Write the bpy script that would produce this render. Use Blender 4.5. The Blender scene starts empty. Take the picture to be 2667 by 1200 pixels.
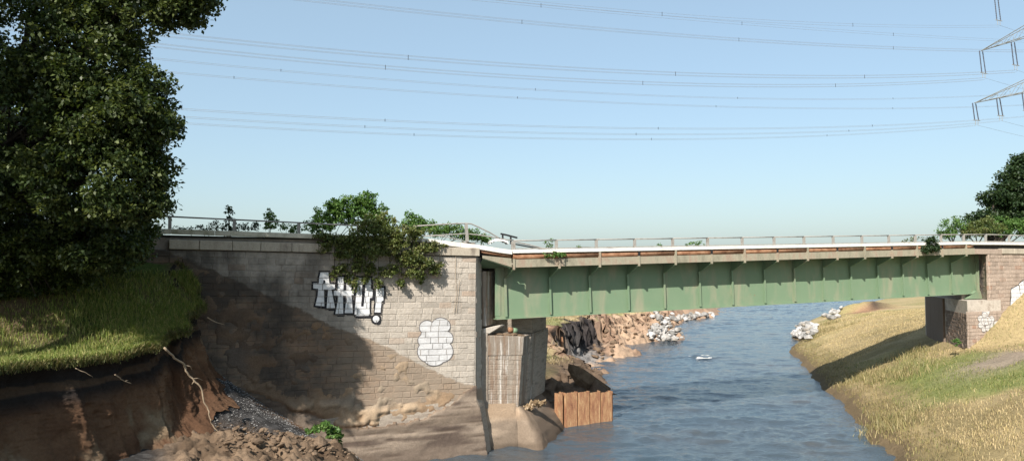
import bpy, bmesh, math, random
import numpy as np
from mathutils import Vector, Matrix
from mathutils.geometry import tessellate_polygon

random.seed(7)
rng = np.random.default_rng(7)
scene = bpy.context.scene
COL = scene.collection

# ------------------------------------------------------------------ camera
CZ = 8.3                                   # eye height above the water, metres
FPX = 1904.0                               # focal length in photo pixels (photo 2667 wide)
PITCH = math.atan(90 / FPX)
cam_d = bpy.data.cameras.new('camera'); cam = bpy.data.objects.new('camera', cam_d); COL.objects.link(cam)
cam_d.sensor_fit = 'HORIZONTAL'; cam_d.sensor_width = 36.0; cam_d.lens = 36.0 * FPX / 2667.0
cam_d.clip_start = 0.1; cam_d.clip_end = 6000
cam.location = (0, 0, CZ); cam.rotation_euler = (math.radians(90) + PITCH, 0, 0)
scene.camera = cam

# ------------------------------------------------------------------ sun and sky
SUN_EL = math.radians(38); SUN_TRAVEL = Vector((0.629, 1.462)).normalized()
world = bpy.data.worlds.new('World'); scene.world = world; world.use_nodes = True
wn = world.node_tree; wn.nodes.clear()
wo = wn.nodes.new('ShaderNodeOutputWorld'); bg = wn.nodes.new('ShaderNodeBackground'); sky = wn.nodes.new('ShaderNodeTexSky')
sky.sky_type = 'NISHITA'; sky.sun_disc = False; sky.sun_elevation = SUN_EL
sky.sun_rotation = math.atan2(-SUN_TRAVEL.x, -SUN_TRAVEL.y)
sky.altitude = 60; sky.air_density = 1.1; sky.dust_density = 1.85; sky.ozone_density = 3.0
bg.inputs['Strength'].default_value = 0.094
haze_mix = wn.nodes.new('ShaderNodeMix'); haze_mix.data_type = 'RGBA'; haze_mix.inputs[0].default_value = 0.42      # even summer haze over the whole sky
haze_mix.inputs[7].default_value = (3.45, 4.55, 5.0, 1); wn.links.new(sky.outputs[0], haze_mix.inputs[6])
wn.links.new(haze_mix.outputs[2], bg.inputs[0]); wn.links.new(bg.outputs[0], wo.inputs[0])
sun_d = bpy.data.lights.new('sun', 'SUN'); sun = bpy.data.objects.new('sun', sun_d); COL.objects.link(sun)
sun_d.energy = 4.8; sun_d.angle = math.radians(0.53); sun_d.color = (1.0, 0.94, 0.86)
sun.rotation_euler = Vector((SUN_TRAVEL.x * math.cos(SUN_EL), SUN_TRAVEL.y * math.cos(SUN_EL), -math.sin(SUN_EL))).to_track_quat('-Z', 'Y').to_euler()
sun.location = (-30, -60, 60)
vs = scene.view_settings; vs.view_transform = 'Standard'; vs.look = 'None'; vs.exposure = 0.85; vs.gamma = 1.0
scene.render.engine = 'CYCLES'

# ------------------------------------------------------------------ bridge frame: u along the bridge, d towards the camera, z up
TH = math.radians(23.0)
AX = Vector((math.cos(TH), math.sin(TH), 0)); NX = Vector((math.sin(TH), -math.cos(TH), 0))
RV = Vector((0.27, 0.963, 0)).normalized()          # direction of the river banks (the bridge is skewed)
P0 = Vector((1.72, 33.8, 0))
def W(u, d, z): return P0 + AX * u + NX * d + Vector((0, 0, z))
def UD(x, y):
    r = Vector((x, y, 0)) - P0
    return r.dot(AX), r.dot(NX)
def ray(px, py):
    dx = (px - 1333.5) / FPX; dz = (600.0 - py) / FPX
    return Vector((dx, math.cos(PITCH) - dz * math.sin(PITCH), math.sin(PITCH) + dz * math.cos(PITCH)))
def H(px, py, d=0.0):                               # survey: photo pixel -> (u, z) on the vertical plane d
    r = ray(px, py); t = (d + P0.dot(NX)) / r.dot(NX); p = r * t
    return (p - P0).dot(AX), p.z + CZ
def AT(px, py, z):                                  # survey: photo pixel -> plan point on level z
    r = ray(px, py); t = (z - CZ) / r.z
    return r.x * t, r.y * t
def AY(px, py, Y):
    r = ray(px, py); t = Y / r.y
    return Vector((r.x * t, Y, CZ + r.z * t))
def interp(x, xs, ys): return float(np.interp(x, xs, ys))

# ------------------------------------------------------------------ numeric noise
def _hash(ix, iy, iz, s):
    h = (ix.astype(np.int64) * 374761393 + iy.astype(np.int64) * 668265263 + iz.astype(np.int64) * 2147483647 + s * 1274126177) & 0xffffffff
    h = ((h ^ (h >> 13)) * 1274126177) & 0xffffffff
    return ((h ^ (h >> 16)) & 0xffff) / 65535.0
def vnoise(x, y, z=None, s=0):
    x = np.asarray(x, float); y = np.asarray(y, float); z = np.zeros_like(x) if z is None else np.asarray(z, float)
    ix, iy, iz = np.floor(x), np.floor(y), np.floor(z); fx, fy, fz = x - ix, y - iy, z - iz
    fx, fy, fz = [f * f * (3 - 2 * f) for f in (fx, fy, fz)]
    r = 0
    for a in (0, 1):
        for b in (0, 1):
            for c in (0, 1):
                w = (fx if a else 1 - fx) * (fy if b else 1 - fy) * (fz if c else 1 - fz)
                r = r + w * _hash(ix + a, iy + b, iz + c, s)
    return r * 2 - 1
def fbm(x, y, z=None, oct=4, s=0):
    r = 0; a = 1; t = 0; x = np.asarray(x, float); y = np.asarray(y, float); k = 1.0
    for i in range(oct):
        r = r + a * vnoise(x * k, y * k, None if z is None else np.asarray(z, float) * k, s + i * 17); t += a; a *= 0.5; k *= 2.03
    return r / t
def sstep(a, b, x):
    t = np.clip((np.asarray(x, float) - a) / (b - a), 0, 1); return t * t * (3 - 2 * t)

# ------------------------------------------------------------------ objects
def tag(o, label=None, cat=None, group=None, kind=None):
    if label: o['label'] = label
    if cat: o['category'] = cat
    if group: o['group'] = group
    if kind: o['kind'] = kind
    return o
def thing(name, label, cat, loc=(0, 0, 0), group=None):
    o = bpy.data.objects.new(name, None); COL.objects.link(o); o.location = loc; o.empty_display_size = 0.3
    return tag(o, label, cat, group)
def link(name, me, mat, parent=None):
    o = bpy.data.objects.new(name, me); COL.objects.link(o)
    if mat is not None and not me.materials: me.materials.append(mat)
    if parent is not None:
        o.parent = parent; o.location = -world_loc(parent)
    return o
def world_loc(o):
    l = Vector(o.location)
    while o.parent is not None:
        o = o.parent; l += Vector(o.location)
    return l
def mesh(verts, faces, smooth=False, col=None):
    me = bpy.data.meshes.new('m')
    if isinstance(verts, np.ndarray) and isinstance(faces, np.ndarray):
        nv, nf, k = len(verts), len(faces), faces.shape[1]
        me.vertices.add(nv); me.vertices.foreach_set('co', np.ascontiguousarray(verts, dtype=np.float32).ravel())
        me.loops.add(nf * k); me.loops.foreach_set('vertex_index', np.ascontiguousarray(faces, dtype=np.int32).ravel())
        me.polygons.add(nf); me.polygons.foreach_set('loop_start', np.arange(0, nf * k, k, dtype=np.int32))
        me.update(calc_edges=True); me.validate()
    else:
        me.from_pydata([tuple(v) for v in verts], [], faces); me.update()
    if smooth: me.polygons.foreach_set('use_smooth', np.ones(len(me.polygons), dtype=bool))
    if col is not None:
        at = me.color_attributes.new('Col', 'FLOAT_COLOR', 'POINT')
        c = np.asarray(col, dtype=np.float32)
        if c.shape[1] == 3: c = np.concatenate([c, np.ones((len(c), 1), np.float32)], 1)
        at.data.foreach_set('color', c.ravel())
    return me
class MB:
    def __init__(self): self.v = []; self.f = []
    def hexa(self, p):                                # p: 8 points, bottom ring 0-3, top ring 4-7
        b = len(self.v); self.v += [Vector(q) for q in p]
        self.f += [(b, b+3, b+2, b+1), (b+4, b+5, b+6, b+7), (b, b+1, b+5, b+4), (b+1, b+2, b+6, b+5), (b+2, b+3, b+7, b+6), (b+3, b, b+4, b+7)]
        return self
    def box(self, u0, u1, d0, d1, z0, z1):            # in the bridge frame
        return self.hexa([W(u0, d1, z0), W(u1, d1, z0), W(u1, d0, z0), W(u0, d0, z0), W(u0, d1, z1), W(u1, d1, z1), W(u1, d0, z1), W(u0, d0, z1)])
    def beam(self, pts, d0, d1, h):                   # pts: (u, ztop) polyline; box section from ztop-h to ztop
        for (ua, za), (ub, zb) in zip(pts, pts[1:]):
            self.hexa([W(ua, d1, za-h), W(ub, d1, zb-h), W(ub, d0, zb-h), W(ua, d0, za-h), W(ua, d1, za), W(ub, d1, zb), W(ub, d0, zb), W(ua, d0, za)])
        return self
    def prism(self, front, back):                     # matching outlines (lists of points)
        b = len(self.v); n = len(front); self.v += [Vector(q) for q in front] + [Vector(q) for q in back]
        self.f.append(tuple(range(b, b+n))); self.f.append(tuple(range(b+2*n-1, b+n-1, -1)))
        for i in range(n):
            j = (i+1) % n; self.f.append((b+i, b+n+i, b+n+j, b+j))
        return self
    def tube(self, pts, rad, seg=8, caps=True):
        pts = [Vector(p) for p in pts]; n = len(pts)
        if not isinstance(rad, (list, tuple)): rad = [rad] * n
        b0 = len(self.v); t0 = (pts[1] - pts[0]).normalized()
        ref = Vector((0, 0, 1)) if abs(t0.z) < 0.9 else Vector((1, 0, 0))
        for i, p in enumerate(pts):
            t = (pts[min(i+1, n-1)] - pts[max(i-1, 0)]).normalized()
            x = t.cross(ref);
            if x.length < 1e-4: x = t.cross(Vector((0, 1, 0)))
            x.normalize(); y = t.cross(x).normalized(); ref = -y if False else ref
            for k in range(seg):
                a = 2 * math.pi * k / seg; self.v.append(p + x * (math.cos(a) * rad[i]) + y * (math.sin(a) * rad[i]))
        for i in range(n-1):
            for k in range(seg):
                k2 = (k+1) % seg; self.f.append((b0+i*seg+k, b0+i*seg+k2, b0+(i+1)*seg+k2, b0+(i+1)*seg+k))
        if caps:
            self.f.append(tuple(b0+k for k in range(seg-1, -1, -1))); self.f.append(tuple(b0+(n-1)*seg+k for k in range(seg)))
        return self
    def build(self, name, mat, parent=None, smooth=False, bevel=0.0):
        me = mesh(self.v, self.f, smooth)
        if bevel > 0:
            bm = bmesh.new(); bm.from_mesh(me)
            bmesh.ops.recalc_face_normals(bm, faces=bm.faces)
            bmesh.ops.bevel(bm, geom=[e for e in bm.edges if e.calc_face_angle(0) > 0.5], offset=bevel, segments=1, affect='EDGES', clamp_overlap=True)
            bm.to_mesh(me); bm.free(); me.update()
        else:
            bm = bmesh.new(); bm.from_mesh(me); bmesh.ops.recalc_face_normals(bm, faces=bm.faces); bm.to_mesh(me); bm.free()
        return link(name, me, mat, parent)
def grid_mesh(X, Y, Z, col=None, smooth=True, keep=None):
    r, c = X.shape; v = np.stack([X, Y, Z], -1).reshape(-1, 3)
    i = np.arange((r-1) * (c-1)); a = (i // (c-1)) * c + i % (c-1)
    f = np.stack([a, a+1, a+c+1, a+c], 1)
    if keep is not None:
        k = keep.reshape(-1); f = f[k[f].any(1)]
        used = np.unique(f); m = -np.ones(len(v), dtype=np.int64); m[used] = np.arange(len(used)); f = m[f]; v = v[used]
        if col is not None: col = col.reshape(-1, col.shape[-1])[used]
    elif col is not None: col = col.reshape(-1, col.shape[-1])
    return mesh(v, f, smooth, col)

# ------------------------------------------------------------------ materials
class NT:
    def __init__(self, name):
        self.m = bpy.data.materials.new(name); self.m.use_nodes = True; self.t = self.m.node_tree; self.n = self.t.nodes
        self.n.clear(); self.out = self.n.new('ShaderNodeOutputMaterial'); self.b = self.n.new('ShaderNodeBsdfPrincipled')
        self.t.links.new(self.b.outputs[0], self.out.inputs[0])
    def l(self, a, b): self.t.links.new(a, b)
    def coord(self, scale=(1, 1, 1), kind='pos'):
        mp = self.n.new('ShaderNodeMapping'); mp.inputs['Scale'].default_value = scale
        if kind == 'pos': g = self.n.new('ShaderNodeNewGeometry'); self.l(g.outputs['Position'], mp.inputs[0])
        else: g = self.n.new('ShaderNodeTexCoord'); self.l(g.outputs['Object'], mp.inputs[0])
        return mp.outputs[0]
    def noise(self, scale, detail=4, rough=0.6, co=None, dist=0.0):
        x = self.n.new('ShaderNodeTexNoise'); x.inputs['Scale'].default_value = scale; x.inputs['Detail'].default_value = detail
        x.inputs['Roughness'].default_value = rough; x.inputs['Distortion'].default_value = dist
        self.l(co if co is not None else self.coord(), x.inputs['Vector']); return x.outputs['Fac']
    def ramp(self, fac, stops, interp='LINEAR'):
        r = self.n.new('ShaderNodeValToRGB'); e = r.color_ramp; e.interpolation = interp
        while len(e.elements) < len(stops): e.elements.new(0.5)
        for el, (p, c) in zip(e.elements, stops):
            el.position = p; el.color = tuple(c) + (1,) if len(c) == 3 else c
        self.l(fac, r.inputs[0]); return r.outputs[0]
    def mix(self, fac, a, b, mode='MIX'):
        x = self.n.new('ShaderNodeMix'); x.data_type = 'RGBA'; x.blend_type = mode
        for s, v in ((x.inputs[0], fac), (x.inputs[6], a), (x.inputs[7], b)):
            if isinstance(v, (int, float)): s.default_value = v
            elif isinstance(v, (tuple, list)): s.default_value = tuple(v) + (1,) if len(v) == 3 else v
            else: self.l(v, s)
        return x.outputs[2]
    def math(self, op, a, b=0.5, clamp=False):
        x = self.n.new('ShaderNodeMath'); x.operation = op; x.use_clamp = clamp
        for s, v in ((x.inputs[0], a), (x.inputs[1], b)):
            if isinstance(v, (int, float)): s.default_value = v
            else: self.l(v, s)
        return x.outputs[0]
    def bump(self, h, strength=0.3, dist=0.02, prev=None):
        x = self.n.new('ShaderNodeBump'); x.inputs['Strength'].default_value = strength; x.inputs['Distance'].default_value = dist
        self.l(h, x.inputs['Height'])
        if prev is not None: self.l(prev, x.inputs['Normal'])
        return x.outputs[0]
    def attr(self, name='Col'):
        x = self.n.new('ShaderNodeVertexColor'); x.layer_name = name; return x.outputs[0]
    def rand(self):
        x = self.n.new('ShaderNodeObjectInfo'); return x.outputs['Random']
    def set(self, color=None, rough=0.85, normal=None, metal=0.0, spec=0.3):
        if color is not None:
            if isinstance(color, (tuple, list)): self.b.inputs['Base Color'].default_value = tuple(color) + (1,)
            else: self.l(color, self.b.inputs['Base Color'])
        if isinstance(rough, (int, float)): self.b.inputs['Roughness'].default_value = rough
        else: self.l(rough, self.b.inputs['Roughness'])
        self.b.inputs['Metallic'].default_value = metal; self.b.inputs['Specular IOR Level'].default_value = spec
        if normal is not None: self.l(normal, self.b.inputs['Normal'])
        return self.m
M = {}
def two_tone(name, c1, c2, c3=None, scale=2.0, bump=0.4, bscale=20, rough=0.9, stretch=(1, 1, 1), bdist=0.02, spec=0.2, metal=0.0):
    t = NT(name); n1 = t.noise(scale, 6, 0.65, t.coord(stretch)); st = [(0.3, c1), (0.7, c2)]
    if c3: st = [(0.25, c1), (0.5, c2), (0.72, c3)]
    c = t.ramp(n1, st); n2 = t.noise(bscale, 5, 0.7)
    c = t.mix(0.35, c, t.ramp(n2, [(0.3, (0.25, 0.25, 0.25)), (0.7, (0.85, 0.85, 0.85))]), 'OVERLAY')
    M[name] = t.set(c, rough, t.bump(n2, bump, bdist), metal, spec); return M[name]

def mat_stone(name, base, dark, warm, soil=False, lime=0.0):
    t = NT(name); r = t.rand()
    n1 = t.noise(1.1, 5, 0.6); n2 = t.noise(9, 6, 0.7); n3 = t.noise(45, 4, 0.7)
    c = t.ramp(r, [(0.0, [v * 0.82 for v in base]), (0.35, base), (0.6, [v * 1.12 for v in base]), (0.90, base), (0.97, warm), (1.0, warm)])
    c = t.mix(t.math('MULTIPLY', t.ramp(n2, [(0.35, (0, 0, 0)), (0.75, (1, 1, 1))]), 0.55), c, dark)
    st = t.noise(1.6, 4, 0.6, t.coord((1.6, 1.6, 0.25)))              # vertical run-off streaks
    c = t.mix(t.math('MULTIPLY', t.ramp(st, [(0.52, (0, 0, 0)), (0.72, (1, 1, 1))]), 0.45), c, [v * 0.75 for v in dark])
    if soil:                                                          # old soil line: what used to be under the bank is stained
        g = t.n.new('ShaderNodeNewGeometry'); sp = t.n.new('ShaderNodeSeparateXYZ'); t.l(g.outputs['Position'], sp.inputs[0])
        uu = t.math('ADD', t.math('MULTIPLY', t.math('SUBTRACT', sp.outputs[0], P0.x), AX.x), t.math('MULTIPLY', t.math('SUBTRACT', sp.outputs[1], P0.y), AX.y))
        fc = t.n.new('ShaderNodeFloatCurve'); cv = fc.mapping.curves[0]
        pts = [H(*p) for p in SOIL_PX]
        while len(cv.points) < len(pts): cv.points.new(0.5, 0.5)
        for q, (u, z) in zip(cv.points, pts): q.location = ((u + 18) / 16, z / 10)
        fc.mapping.update()
        t.l(t.math('DIVIDE', t.math('ADD', uu, 18.0), 16.0), fc.inputs['Value'])
        lim = t.math('MULTIPLY', fc.outputs[0], 10.0)
        wob = t.math('MULTIPLY', t.math('SUBTRACT', t.noise(2.6, 5, 0.7), 0.5), 0.45)
        below = t.math('MULTIPLY', t.math('ADD', t.math('SUBTRACT', lim, sp.outputs[2]), wob), 11.0, True)
        sc = t.ramp(t.noise(0.9, 6, 0.65, t.coord((1, 1, 2.2))), [(0.3, (0.075, 0.056, 0.042)), (0.48, (0.16, 0.115, 0.08)), (0.62, (0.22, 0.135, 0.08)), (0.75, (0.11, 0.09, 0.072))])
        sc = t.mix(t.math('MULTIPLY', t.math('MULTIPLY', t.math('ADD', uu, 10.5), 0.3, True), 0.75), sc, t.mix(t.noise(1.3, 5, 0.6), (0.22, 0.165, 0.115), (0.33, 0.265, 0.20)))  # stain kept darker on the left, where oak shade is painted in
        c = t.mix(t.math('MULTIPLY', below, 0.88), c, sc)
        # dark stains on the left half, deepened as painted shade of the oak
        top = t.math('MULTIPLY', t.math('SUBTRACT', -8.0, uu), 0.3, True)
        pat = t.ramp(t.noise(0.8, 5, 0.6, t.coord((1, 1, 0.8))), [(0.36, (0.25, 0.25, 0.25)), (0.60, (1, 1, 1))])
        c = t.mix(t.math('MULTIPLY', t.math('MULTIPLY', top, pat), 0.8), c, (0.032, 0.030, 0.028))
    if lime:
        l1 = t.noise(3.4, 4, 0.65, t.coord((1.6, 1.6, 0.10))); l2 = t.noise(2.3, 4, 0.6, t.coord((1.5, 1.5, 0.08)))
        c = t.mix(t.math('MULTIPLY', t.ramp(l2, [(0.50, (0, 0, 0)), (0.60, (1, 1, 1))]), 0.7), c, (0.20, 0.13, 0.085))
        c = t.mix(t.math('MULTIPLY', t.ramp(l1, [(0.56, (0, 0, 0)), (0.66, (1, 1, 1))]), lime), c, (0.72, 0.69, 0.64))
    h = t.math('ADD', t.math('MULTIPLY', n2, 1.0), t.math('MULTIPLY', n3, 0.35))
    M[name] = t.set(c, 0.92, t.bump(h, 0.75, 0.045), 0, 0.15); return M[name]

SOIL_PX = [(466, 664), (560, 702), (700, 768), (800, 812), (862, 845), (930, 868), (1000, 898), (1100, 948), (1180, 985), (1240, 1005)]
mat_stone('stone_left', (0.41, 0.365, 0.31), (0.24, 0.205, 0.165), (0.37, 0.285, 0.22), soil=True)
mat_stone('stone_pier', (0.31, 0.265, 0.215), (0.19, 0.145, 0.11), (0.34, 0.28, 0.22), lime=0.55)
mat_stone('stone_right', (0.36, 0.285, 0.23), (0.20, 0.15, 0.115), (0.34, 0.22, 0.16))
mat_stone('stone_shaded', (0.21, 0.16, 0.125), (0.12, 0.088, 0.066), (0.22, 0.15, 0.11))  # darker copy of the right abutment stone, with bridge shade painted in
two_tone('mortar', (0.21, 0.18, 0.15), (0.30, 0.26, 0.22), scale=3, bscale=30)
two_tone('coping', (0.26, 0.225, 0.175), (0.36, 0.315, 0.25), (0.18, 0.15, 0.12), scale=1.4, bscale=25, stretch=(1.5, 1.5, 0.5), bump=0.3)
two_tone('kerb', (0.46, 0.43, 0.37), (0.66, 0.63, 0.57), (0.54, 0.50, 0.43), scale=1.3, bscale=30, bump=0.15)
two_tone('kerb_old', (0.32, 0.29, 0.23), (0.48, 0.45, 0.36), (0.22, 0.21, 0.14), scale=1.3, bscale=30, bump=0.2)
two_tone('concrete', (0.30, 0.26, 0.22), (0.44, 0.39, 0.33), (0.23, 0.185, 0.15), scale=1.6, bscale=22, bump=0.35)
two_tone('footing', (0.20, 0.165, 0.135), (0.33, 0.28, 0.225), (0.15, 0.12, 0.095), scale=1.2, bscale=14, bump=0.5, stretch=(0.6, 0.6, 3.0), bdist=0.05)
two_tone('asphalt', (0.04, 0.04, 0.04), (0.07, 0.068, 0.065), scale=3, bscale=60)
two_tone('rail_steel', (0.19, 0.18, 0.165), (0.27, 0.255, 0.23), (0.15, 0.12, 0.095), scale=3, bscale=30, bump=0.1, rough=0.6)
two_tone('black_steel', (0.012, 0.012, 0.014), (0.03, 0.03, 0.03), scale=4, bscale=40, bump=0.1, rough=0.5)
two_tone('white_paint', (0.72, 0.70, 0.66), (0.82, 0.80, 0.77), scale=5, bscale=40, bump=0.1, rough=0.6)
two_tone('pylon_steel', (0.20, 0.215, 0.21), (0.28, 0.29, 0.28), scale=1, bscale=8, bump=0.05, rough=0.5)
two_tone('insulator', (0.05, 0.055, 0.07), (0.08, 0.08, 0.095), scale=1, bscale=8, bump=0.05, rough=0.3)
two_tone('wire', (0.20, 0.21, 0.22), (0.26, 0.265, 0.275), scale=1, bscale=8, bump=0.0, rough=0.5)
two_tone('bark', (0.025, 0.02, 0.015), (0.06, 0.05, 0.038), scale=3, bscale=18, bump=0.8, stretch=(3, 3, 0.6))
two_tone('root', (0.20, 0.15, 0.10), (0.33, 0.255, 0.175), scale=6, bscale=30, bump=0.4)
t = NT('rock_grey'); n = t.noise(2.2, 5, 0.7); n2 = t.noise(14, 4, 0.7)
c = t.ramp(t.rand(), [(0.0, (0.15, 0.145, 0.135)), (0.4, (0.30, 0.285, 0.265)), (0.75, (0.42, 0.405, 0.39)), (1.0, (0.24, 0.21, 0.17))])
M['rock_grey'] = t.set(t.mix(0.6, c, t.ramp(n, [(0.3, (0.25, 0.25, 0.24)), (0.7, (0.8, 0.8, 0.8))]), 'OVERLAY'), 0.9, t.bump(n2, 0.7, 0.05))
two_tone('clod', (0.080, 0.055, 0.037), (0.15, 0.104, 0.068), (0.215, 0.155, 0.105), scale=2.6, bscale=22, bump=0.8, bdist=0.05)
two_tone('far_ground', (0.10, 0.12, 0.045), (0.22, 0.18, 0.09), scale=0.05, bscale=1.2)
t = NT('pipe_rust'); n = t.noise(2.2, 6, 0.7, t.coord((1, 1, 1.5))); n2 = t.noise(30, 4, 0.7)
M['pipe_rust'] = t.set(t.ramp(n, [(0.28, (0.06, 0.032, 0.02)), (0.45, (0.20, 0.095, 0.05)), (0.6, (0.30, 0.17, 0.10)), (0.75, (0.13, 0.085, 0.05))]), 0.85, t.bump(n2, 0.5, 0.02))
def mat_green(name, k=1.0):
    t = NT(name); n = t.noise(0.9, 5, 0.6); v = t.noise(0.75, 6, 0.6, t.coord((1.6, 1.6, 0.45)), 0.4); n2 = t.noise(60, 3, 0.6)
    g1 = (0.125*k, 0.200*k, 0.120*k); g2 = (0.175*k, 0.235*k, 0.150*k)
    c = t.mix(n, g1, g2)
    c = t.mix(t.math('MULTIPLY', t.ramp(v, [(0.50, (0, 0, 0)), (0.72, (1, 1, 1))]), 0.6), c, (0.31, 0.265, 0.19))       # faded, chalking paint
    rs = t.noise(3.2, 6, 0.75)
    c = t.mix(t.math('MULTIPLY', t.ramp(rs, [(0.63, (0, 0, 0)), (0.72, (1, 1, 1))]), 0.7), c, (0.24, 0.12, 0.07))        # rust spots
    M[name] = t.set(c, 0.55, t.bump(n2, 0.05, 0.01), 0, 0.35); return M[name]
mat_green('green_paint'); mat_green('green_dark', 0.8)
t = NT('fascia'); n = t.noise(1.1, 5, 0.65, t.coord((1.5, 1.5, 0.6))); n2 = t.noise(14, 5, 0.7)
c = t.ramp(n, [(0.3, (0.18, 0.165, 0.12)), (0.5, (0.27, 0.245, 0.18)), (0.62, (0.26, 0.195, 0.145)), (0.75, (0.21, 0.215, 0.155))])
M['fascia'] = t.set(t.mix(0.3, c, t.ramp(n2, [(0.3, (0.3, 0.3, 0.3)), (0.7, (0.8, 0.8, 0.8))]), 'OVERLAY'), 0.75, t.bump(n2, 0.2, 0.01))
t = NT('sheet_rust'); n = t.noise(2.6, 7, 0.75, t.coord((2.5, 2.5, 0.55))); n2 = t.noise(26, 5, 0.75)
c = t.ramp(n, [(0.25, (0.10, 0.045, 0.028)), (0.40, (0.23, 0.105, 0.058)), (0.54, (0.33, 0.185, 0.095)), (0.68, (0.44, 0.30, 0.165)), (0.8, (0.22, 0.11, 0.07))])
M['sheet_rust'] = t.set(t.mix(0.5, c, t.ramp(n2, [(0.35, (0.2, 0.2, 0.2)), (0.65, (0.8, 0.8, 0.8))]), 'OVERLAY'), 0.9, t.bump(n2, 0.6, 0.02))
t = NT('spray_white'); n = t.noise(5, 5, 0.7); n2 = t.noise(40, 4, 0.7)
M['spray_white'] = t.set(t.ramp(n, [(0.3, (0.50, 0.50, 0.50)), (0.55, (0.64, 0.64, 0.64)), (0.75, (0.70, 0.70, 0.695))]), 0.8, t.bump(n2, 0.6, 0.03))
t = NT('spray_dull'); M['spray_dull'] = t.set(t.ramp(t.noise(4, 5, 0.7), [(0.3, (0.40, 0.39, 0.38)), (0.6, (0.54, 0.535, 0.53)), (0.75, (0.47, 0.45, 0.42))]), 0.8, t.bump(t.noise(40, 4, 0.7), 0.6, 0.03))
t = NT('spray_faded'); n = t.noise(5, 5, 0.7)
M['spray_faded'] = t.set(t.ramp(n, [(0.3, (0.42, 0.39, 0.36)), (0.6, (0.58, 0.56, 0.54))]), 0.8, t.bump(t.noise(40, 4, 0.7), 0.6, 0.03))
t = NT('spray_black'); M['spray_black'] = t.set((0.012, 0.012, 0.015), 0.7, t.bump(t.noise(40, 4, 0.7), 0.6, 0.03))
t = NT('spray_grey'); M['spray_grey'] = t.set((0.13, 0.12, 0.115), 0.7, t.bump(t.noise(40, 4, 0.7), 0.6, 0.03))
def mat_soil(name, bscale=12, bdist=0.06, strength=0.8, fine=0.35):
    t = NT(name); n2 = t.noise(bscale, 6, 0.75); n3 = t.noise(bscale * 5, 3, 0.7)
    c = t.mix(fine, t.attr(), t.ramp(n2, [(0.3, (0.22, 0.22, 0.22)), (0.7, (0.82, 0.82, 0.82))]), 'OVERLAY')
    c = t.mix(fine * 0.7, c, t.ramp(n3, [(0.3, (0.25, 0.25, 0.25)), (0.7, (0.8, 0.8, 0.8))]), 'OVERLAY')
    M[name] = t.set(c, 0.95, t.bump(t.math('ADD', n2, t.math('MULTIPLY', n3, 0.3)), strength, bdist), 0, 0.1); return M[name]
mat_soil('soil'); mat_soil('bank', 6, 0.08, 0.8, 0.5); mat_soil('crust', 14, 0.05, 0.7, 0.3)
def mat_leaf(name, trans=0.3, gloss=0.5):
    t = NT(name); t.set(t.attr(), gloss, None, 0, 0.35)
    tr = t.n.new('ShaderNodeBsdfTranslucent'); mx = t.n.new('ShaderNodeMixShader'); mx.inputs[0].default_value = trans
    hs = t.n.new('ShaderNodeHueSaturation'); hs.inputs['Value'].default_value = 1.5; hs.inputs['Hue'].default_value = 0.485; hs.inputs['Saturation'].default_value = 1.15
    t.l(t.attr(), hs.inputs['Color']); t.l(hs.outputs[0], tr.inputs[0])
    t.l(t.b.outputs[0], mx.inputs[1]); t.l(tr.outputs[0], mx.inputs[2]); t.l(mx.outputs[0], t.out.inputs[0])
    M[name] = t.m; return t.m
mat_leaf('leaf'); mat_leaf('grass', 0.25, 0.6)
def mat_water(name, far):
    t = NT(name); w3 = t.noise(7.0, 4, 0.6, t.coord((0.7, 1.0, 1)), 0.3); hh = w3
    if far:
        w1 = t.noise(0.55, 4, 0.6, t.coord((0.8, 1.0, 1)), 0.6); w2 = t.noise(2.1, 5, 0.65, t.coord((0.7, 1.0, 1)), 0.4)
        hh = t.math('ADD', t.math('ADD', w1, t.math('MULTIPLY', w2, 0.45)), t.math('MULTIPLY', w3, 0.10))
    c = t.ramp(t.noise(0.12, 4, 0.6), [(0.35, (0.040, 0.062, 0.080)), (0.55, (0.052, 0.066, 0.078)), (0.72, (0.090, 0.080, 0.069))])
    M[name] = t.set(c, 0.05, t.bump(hh, 1.0, 0.5 if far else 0.045), 0, 0.5); t.b.inputs['IOR'].default_value = 1.36
mat_water('water', True); mat_water('water_near', False)
t = NT('foam'); M['foam'] = t.set(t.ramp(t.noise(9, 4), [(0.3, (0.55, 0.53, 0.5)), (0.7, (0.8, 0.79, 0.77))]), 0.7)

# =================================================================== SETTING
def seg_dist(X, Y, pts):                             # distance to polyline and signed side (left of travel = +)
    best = np.full(X.shape, 1e9); side = np.zeros(X.shape)
    for (x0, y0), (x1, y1) in zip(pts, pts[1:]):
        ex, ey = x1 - x0, y1 - y0; L2 = ex * ex + ey * ey
        t = np.clip(((X - x0) * ex + (Y - y0) * ey) / L2, 0, 1)
        dx, dy = X - x0 - t * ex, Y - y0 - t * ey; dd = np.hypot(dx, dy); s = ex * (Y - y0) - ey * (X - x0)
        m = dd < best - 1e-9; best = np.where(m, dd, best); side = np.where(m, np.sign(s), side)
    return best * side
def lerp3(a, b, t): t = np.asarray(t); return np.asarray(a) * (1 - t[..., None]) + np.asarray(b) * t[..., None]

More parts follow.
